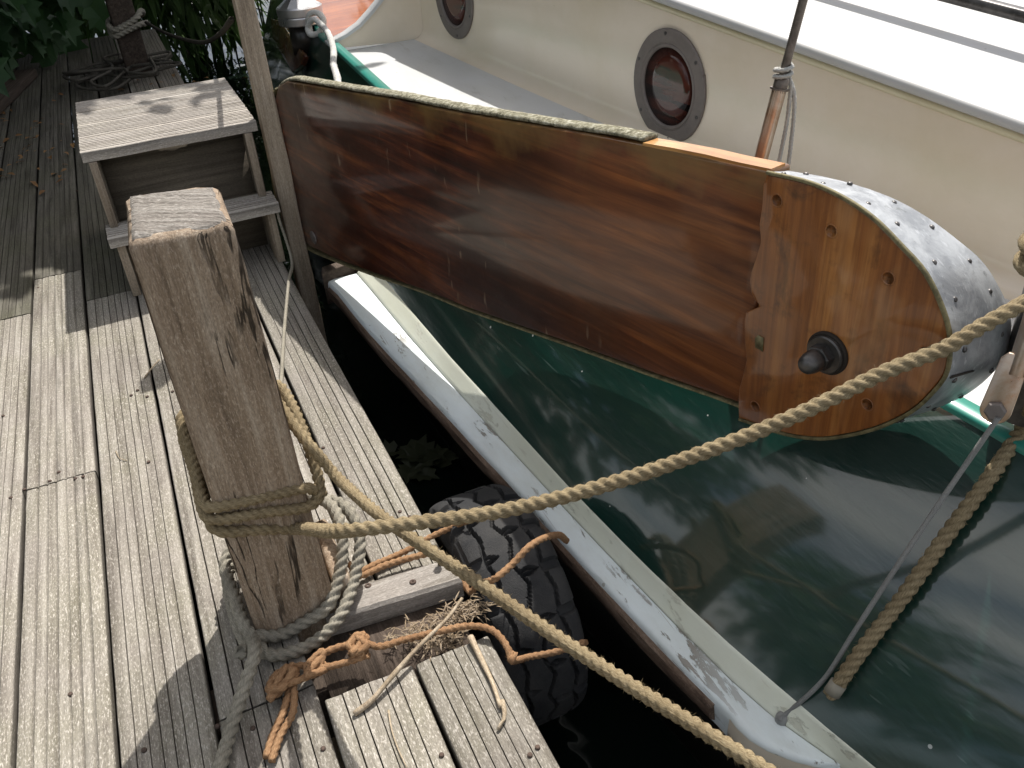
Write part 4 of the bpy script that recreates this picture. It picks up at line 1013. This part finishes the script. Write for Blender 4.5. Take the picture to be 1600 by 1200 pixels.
def limbs(b, base, tips, r0):
    base = Vector(base)
    for t in tips:
        t = Vector(t); pts = [base.lerp(t,k/6)+Vector((noise.noise(Vector((k,t.x,1))),noise.noise(Vector((k,t.y,2))),0))*.12*(k>0) for k in range(7)]
        for k in range(6): b.cyl(pts[k], pts[k+1], r0*(1-k/7), r0*(1-(k+1)/7), 8)
def tree(label, base, h, blobs, n, size, seed, kind='oval', mat=M_leaf2, r0=.12, fork=.35):
    e = empty('tree', label, 'tree'); b = B(); f = Vector(base)+Vector((0,0,h*fork))
    b.cyl(base, f, r0*1.3, r0, 10)
    limbs(b, f, [bl[0] for bl in blobs], r0*.6); b.obj('trunk', M_bark, e)
    foliage('crown', blobs, n, size, kind, mat, e, seed); return e
# vine at upper left; tall unseen clumps added to block sky light
vine = empty('vine', 'dark green vine with big lobed leaves overhanging the upper left of the jetty', 'shrub')
vb = [((-.95,5.9,.45),(.55,.6,.42)),((-1.0,5.2,.32),(.35,.7,.28)),((-.5,6.4,.5),(.38,.5,.42)),((-1.5,5.0,.6),(.5,1.2,.5)),((-.25,6.9,.7),(.35,.5,.6)),((-1.3,6.9,.9),(.9,.9,.8)),((-1.75,4.0,.9),(.35,1.4,.9)),((-1.7,5.6,1.8),(.6,1.6,.9)),((-1.9,4.6,2.4),(.7,1.2,.9)),((-1.9,6.4,2.8),(.9,1.4,1.0)),((-1.2,8.6,2.2),(1.2,1.0,1.4))]
foliage('leaves', vb, 6500, .18, 'lobed', M_leaf, vine, 3, droop=.9, out=.7)
b = B(); limbs(b, (-1.3,6.2,0), [v_[0] for v_ in vb], .02); b.obj('stems', M_bark, vine)
# bamboo/reeds at the end of the jetty
reed = empty('reed_clump', 'bright green reeds with long narrow leaves growing at the far end of the jetty', 'reeds')
rb = [((.35,8.2,.3),(.8,.7,.8)),((.9,8.6,.3),(.5,.6,.8)),((.2,9.4,.8),(1.2,.6,1.2))]
foliage('leaves', rb, 2600, .34, 'blade', M_reed, reed, 4, droop=.5, out=.3)
V = []; F = []; rn = random.Random(6)
for k in range(90):
    p = Vector((.55+rn.uniform(-.2,.35), 7.6+rn.uniform(-.3,.3), .75+rn.uniform(-.1,.3)))
    add_leaf(V, F, p, Vector((rn.uniform(.0,.6),rn.uniform(-.4,.1),-1)), Vector((0,-1,.3)), rn.uniform(.45,.7), 'blade')
mesh('long_leaves', V, F, M_reed, reed, smooth=False)
b = B()
for k in range(40):
    x,y = .4+rn.uniform(-.7,.9), 8.3+rn.uniform(-.5,.9); b.cyl((x,y,-.6),(x+rn.uniform(-.1,.1),y,1.3),.008,.005,6)
b.obj('stems', M_reed, reed)
# overhanging tree that dapples the far steps; crown clumps added to darken the deck
tree('leafy tree leaning over the far end of the jetty and the water', (-1.0,7.5,-.1), 4.2,
     [((.3,5.35,2.95),(1.15,.8,.45)),((1.0,5.6,3.0),(.75,.85,.5)),((1.1,6.6,3.0),(1.0,1.2,.6)),((-.5,5.2,2.7),(1.0,.8,.45)),((1.35,4.8,2.9),(.55,.38,.10)),((.2,7.2,3.2),(1.5,1.2,.7)),((.0,6.2,3.3),(1.3,1.0,.5)),((1.2,8.4,3.2),(1.6,1.2,1.0)),((-1.0,6.3,2.9),(.9,1.0,.6)),((-.9,4.6,2.5),(.7,1.1,.4)),((-.2,5.9,2.4),(1.2,1.0,.3)),((-1.6,3.6,2.6),(.7,1.3,.5)),((-2.2,5.6,2.4),(1.0,1.6,.8)),((-.6,7.2,2.4),(1.3,1.0,.5))], 46000, .19, 11)
# trees on the bank (they are what the varnish and the green paint reflect)
bank = [(-8.2,2.5,5.0),(-7.6,-3.6,4.6),(-6.6,7.2,6.0),(-9.5,-8.5,7.0),(-3.8,10.5,6.5),(1.0,13.5,6.0),(5.5,15,6)]
labs = ['broad leafy tree on the bank beside the middle of the jetty','leafy tree at the near end of the bank','tall leafy tree on the bank left of the vine','tallest tree at the nearest end of the bank','leafy tree on the bank beyond the vine','leafy tree across the water beyond the reeds','tree farthest right across the water']
for i,(x,y,h_) in enumerate(bank):
    rn = random.Random(30+i); bl = [((x+rn.uniform(-1.3,1.3), y+rn.uniform(-1.5,1.5), h_*rn.uniform(.35,.9)), (rn.uniform(.8,1.4),rn.uniform(.9,1.5),rn.uniform(.6,1.1))) for _ in range(9)]
    tree(labs[i], (x,y,-.3), h_, bl, 3500, .26, 40+i)
# ------------------------------------------------------------------ litter
def scatter(name, pts_fn, n, size, kind, mat, seed, flat=.15):
    rn = random.Random(seed); V = []; F = []
    for _ in range(n):
        p = Vector(pts_fn(rn)); a = rn.random()*6.283
        add_leaf(V, F, p, Vector((math.cos(a),math.sin(a),rn.uniform(-flat,flat))), Vector((rn.uniform(-.5,.5),rn.uniform(-.5,.5),1)), size*rn.uniform(.5,1.3), kind, .2)
    return mesh(name, V, F, mat, None, smooth=False)
def lf(rn):
    c = rn.choice([(-.62,4.6),(-.55,5.0),(-.72,5.2),(-.45,4.4),(.18,5.3),(.22,5.0),(-.8,4.4)]); return (c[0]+rn.gauss(0,.12), c[1]+rn.gauss(0,.3), .008+rn.random()*.012)
tag(scatter('leaf_litter', lf, 170, .036, 'oval', M_dead, 8), 'dry brown leaves lying on the shaded far boards', 'dead leaves', kind='stuff')
gx = [(0.1874,1.051,0.0),(0.2596,1.0539,0.0),(0.3002,1.0492,0.0),(0.2298,1.0056,0.0)]
def lf2(rn):
    c = rn.choice(gx+gx[1:]); return (c[0]+rn.gauss(0,.022), c[1]+rn.gauss(0,.010), rn.uniform(-.014,.006))
tag(scatter('straw_litter', lf2, 560, .020, 'blade', M_straw, 9, .5), 'dry straw and plant scraps caught in the gap behind the cross timber', 'plant litter', kind='stuff')
B().box((.03,.975,-.05),(.285,1.19,-.032)).obj('gap_bearer', M_darkwood, jetty)
def twig(P, r0, r1, label, mat=M_twig):
    pts = catmull(P, .006); secs = []
    for i,p in enumerate(pts):
        t = (pts[min(i+1,len(pts)-1)]-pts[max(i-1,0)]).normalized(); a = t.orthogonal().normalized(); b_ = t.cross(a); r_ = r0+(r1-r0)*i/len(pts)
        r_ *= 1+.2*noise.noise(Vector((i*.4,r0*999,0)))
        secs.append([p+(a*math.cos(k*math.pi/4)+b_*math.sin(k*math.pi/4))*r_ for k in range(8)])
    o = B().loft(secs, True, True).obj('twig', mat); return tag(o, label, 'twig')
twig([(0.0542,0.9273,0.004),(0.0856,0.9358,0.008),(0.1255,0.9582,0.014),(0.1807,0.9893,0.02),(0.2513,1.0239,0.026),(0.2898,1.0571,0.022)], .0048, .0028, 'long pale twig lying diagonally from the gap over the near boards')
twig([(0.2739,0.9809,0.01),(0.2735,0.9323,0.006),(0.2717,0.8793,0.006),(0.2654,0.8338,0.005)], .0055, .003, 'thick short dry stalk on the nearest right board')
twig([(0.1055,0.91,0.003),(0.0996,0.8745,0.003),(0.0983,0.8382,0.003),(0.1005,0.8018,0.003)], .0016, .0010, 'thin curved stalk on the board left of the short stalk')
twig([(-0.1641,2.1699,0.003),(-0.1407,2.208,0.006),(-0.1201,2.2437,0.004)], .0022, .0014, 'tiny pale twig on the sunlit board left of the big post')
twig([(-0.2521,1.8665,0.002),(-0.2456,1.8333,0.002),(-0.2301,1.8142,0.002)], .0012, .0008, 'tiny curled stem on the second board from the post')
twig([(0.2732,0.8446,0.003),(0.2636,0.8145,0.006),(0.2465,0.8003,0.003)], .0045, .002, 'small brown stalk end on the nearest right board')
# pale weed just under/at the water
V = []; F = []; rn = random.Random(77)
wc = (0.5166,2.1531,-0.51)
for k in range(9):
    a = k*.7; add_leaf(V, F, Vector((wc[0]+rn.uniform(-.06,.06), wc[1]+rn.uniform(-.08,.08), -.515)), Vector((math.cos(a),math.sin(a),.05)), Vector((0,0,1)), rn.uniform(.07,.13), 'lobed')
M_weed = leafmat('water_weed_leaf', (.05,.06,.03), (.10,.11,.06), .2)
tag(mesh('water_plant', V, F, M_weed, None, smooth=False), 'dull green leaves floating in the dark gap between jetty and boat', 'water plant')
GR = {'mooring_rope':'mooring ropes','twine':'strands of orange twine','twig':'twigs and stalks on the boards','tree':'trees round the mooring'}
for o in bpy.data.objects:
    k_ = o.name.split('.')[0]
    if o.parent is None and k_ in GR: o['group'] = GR[k_]
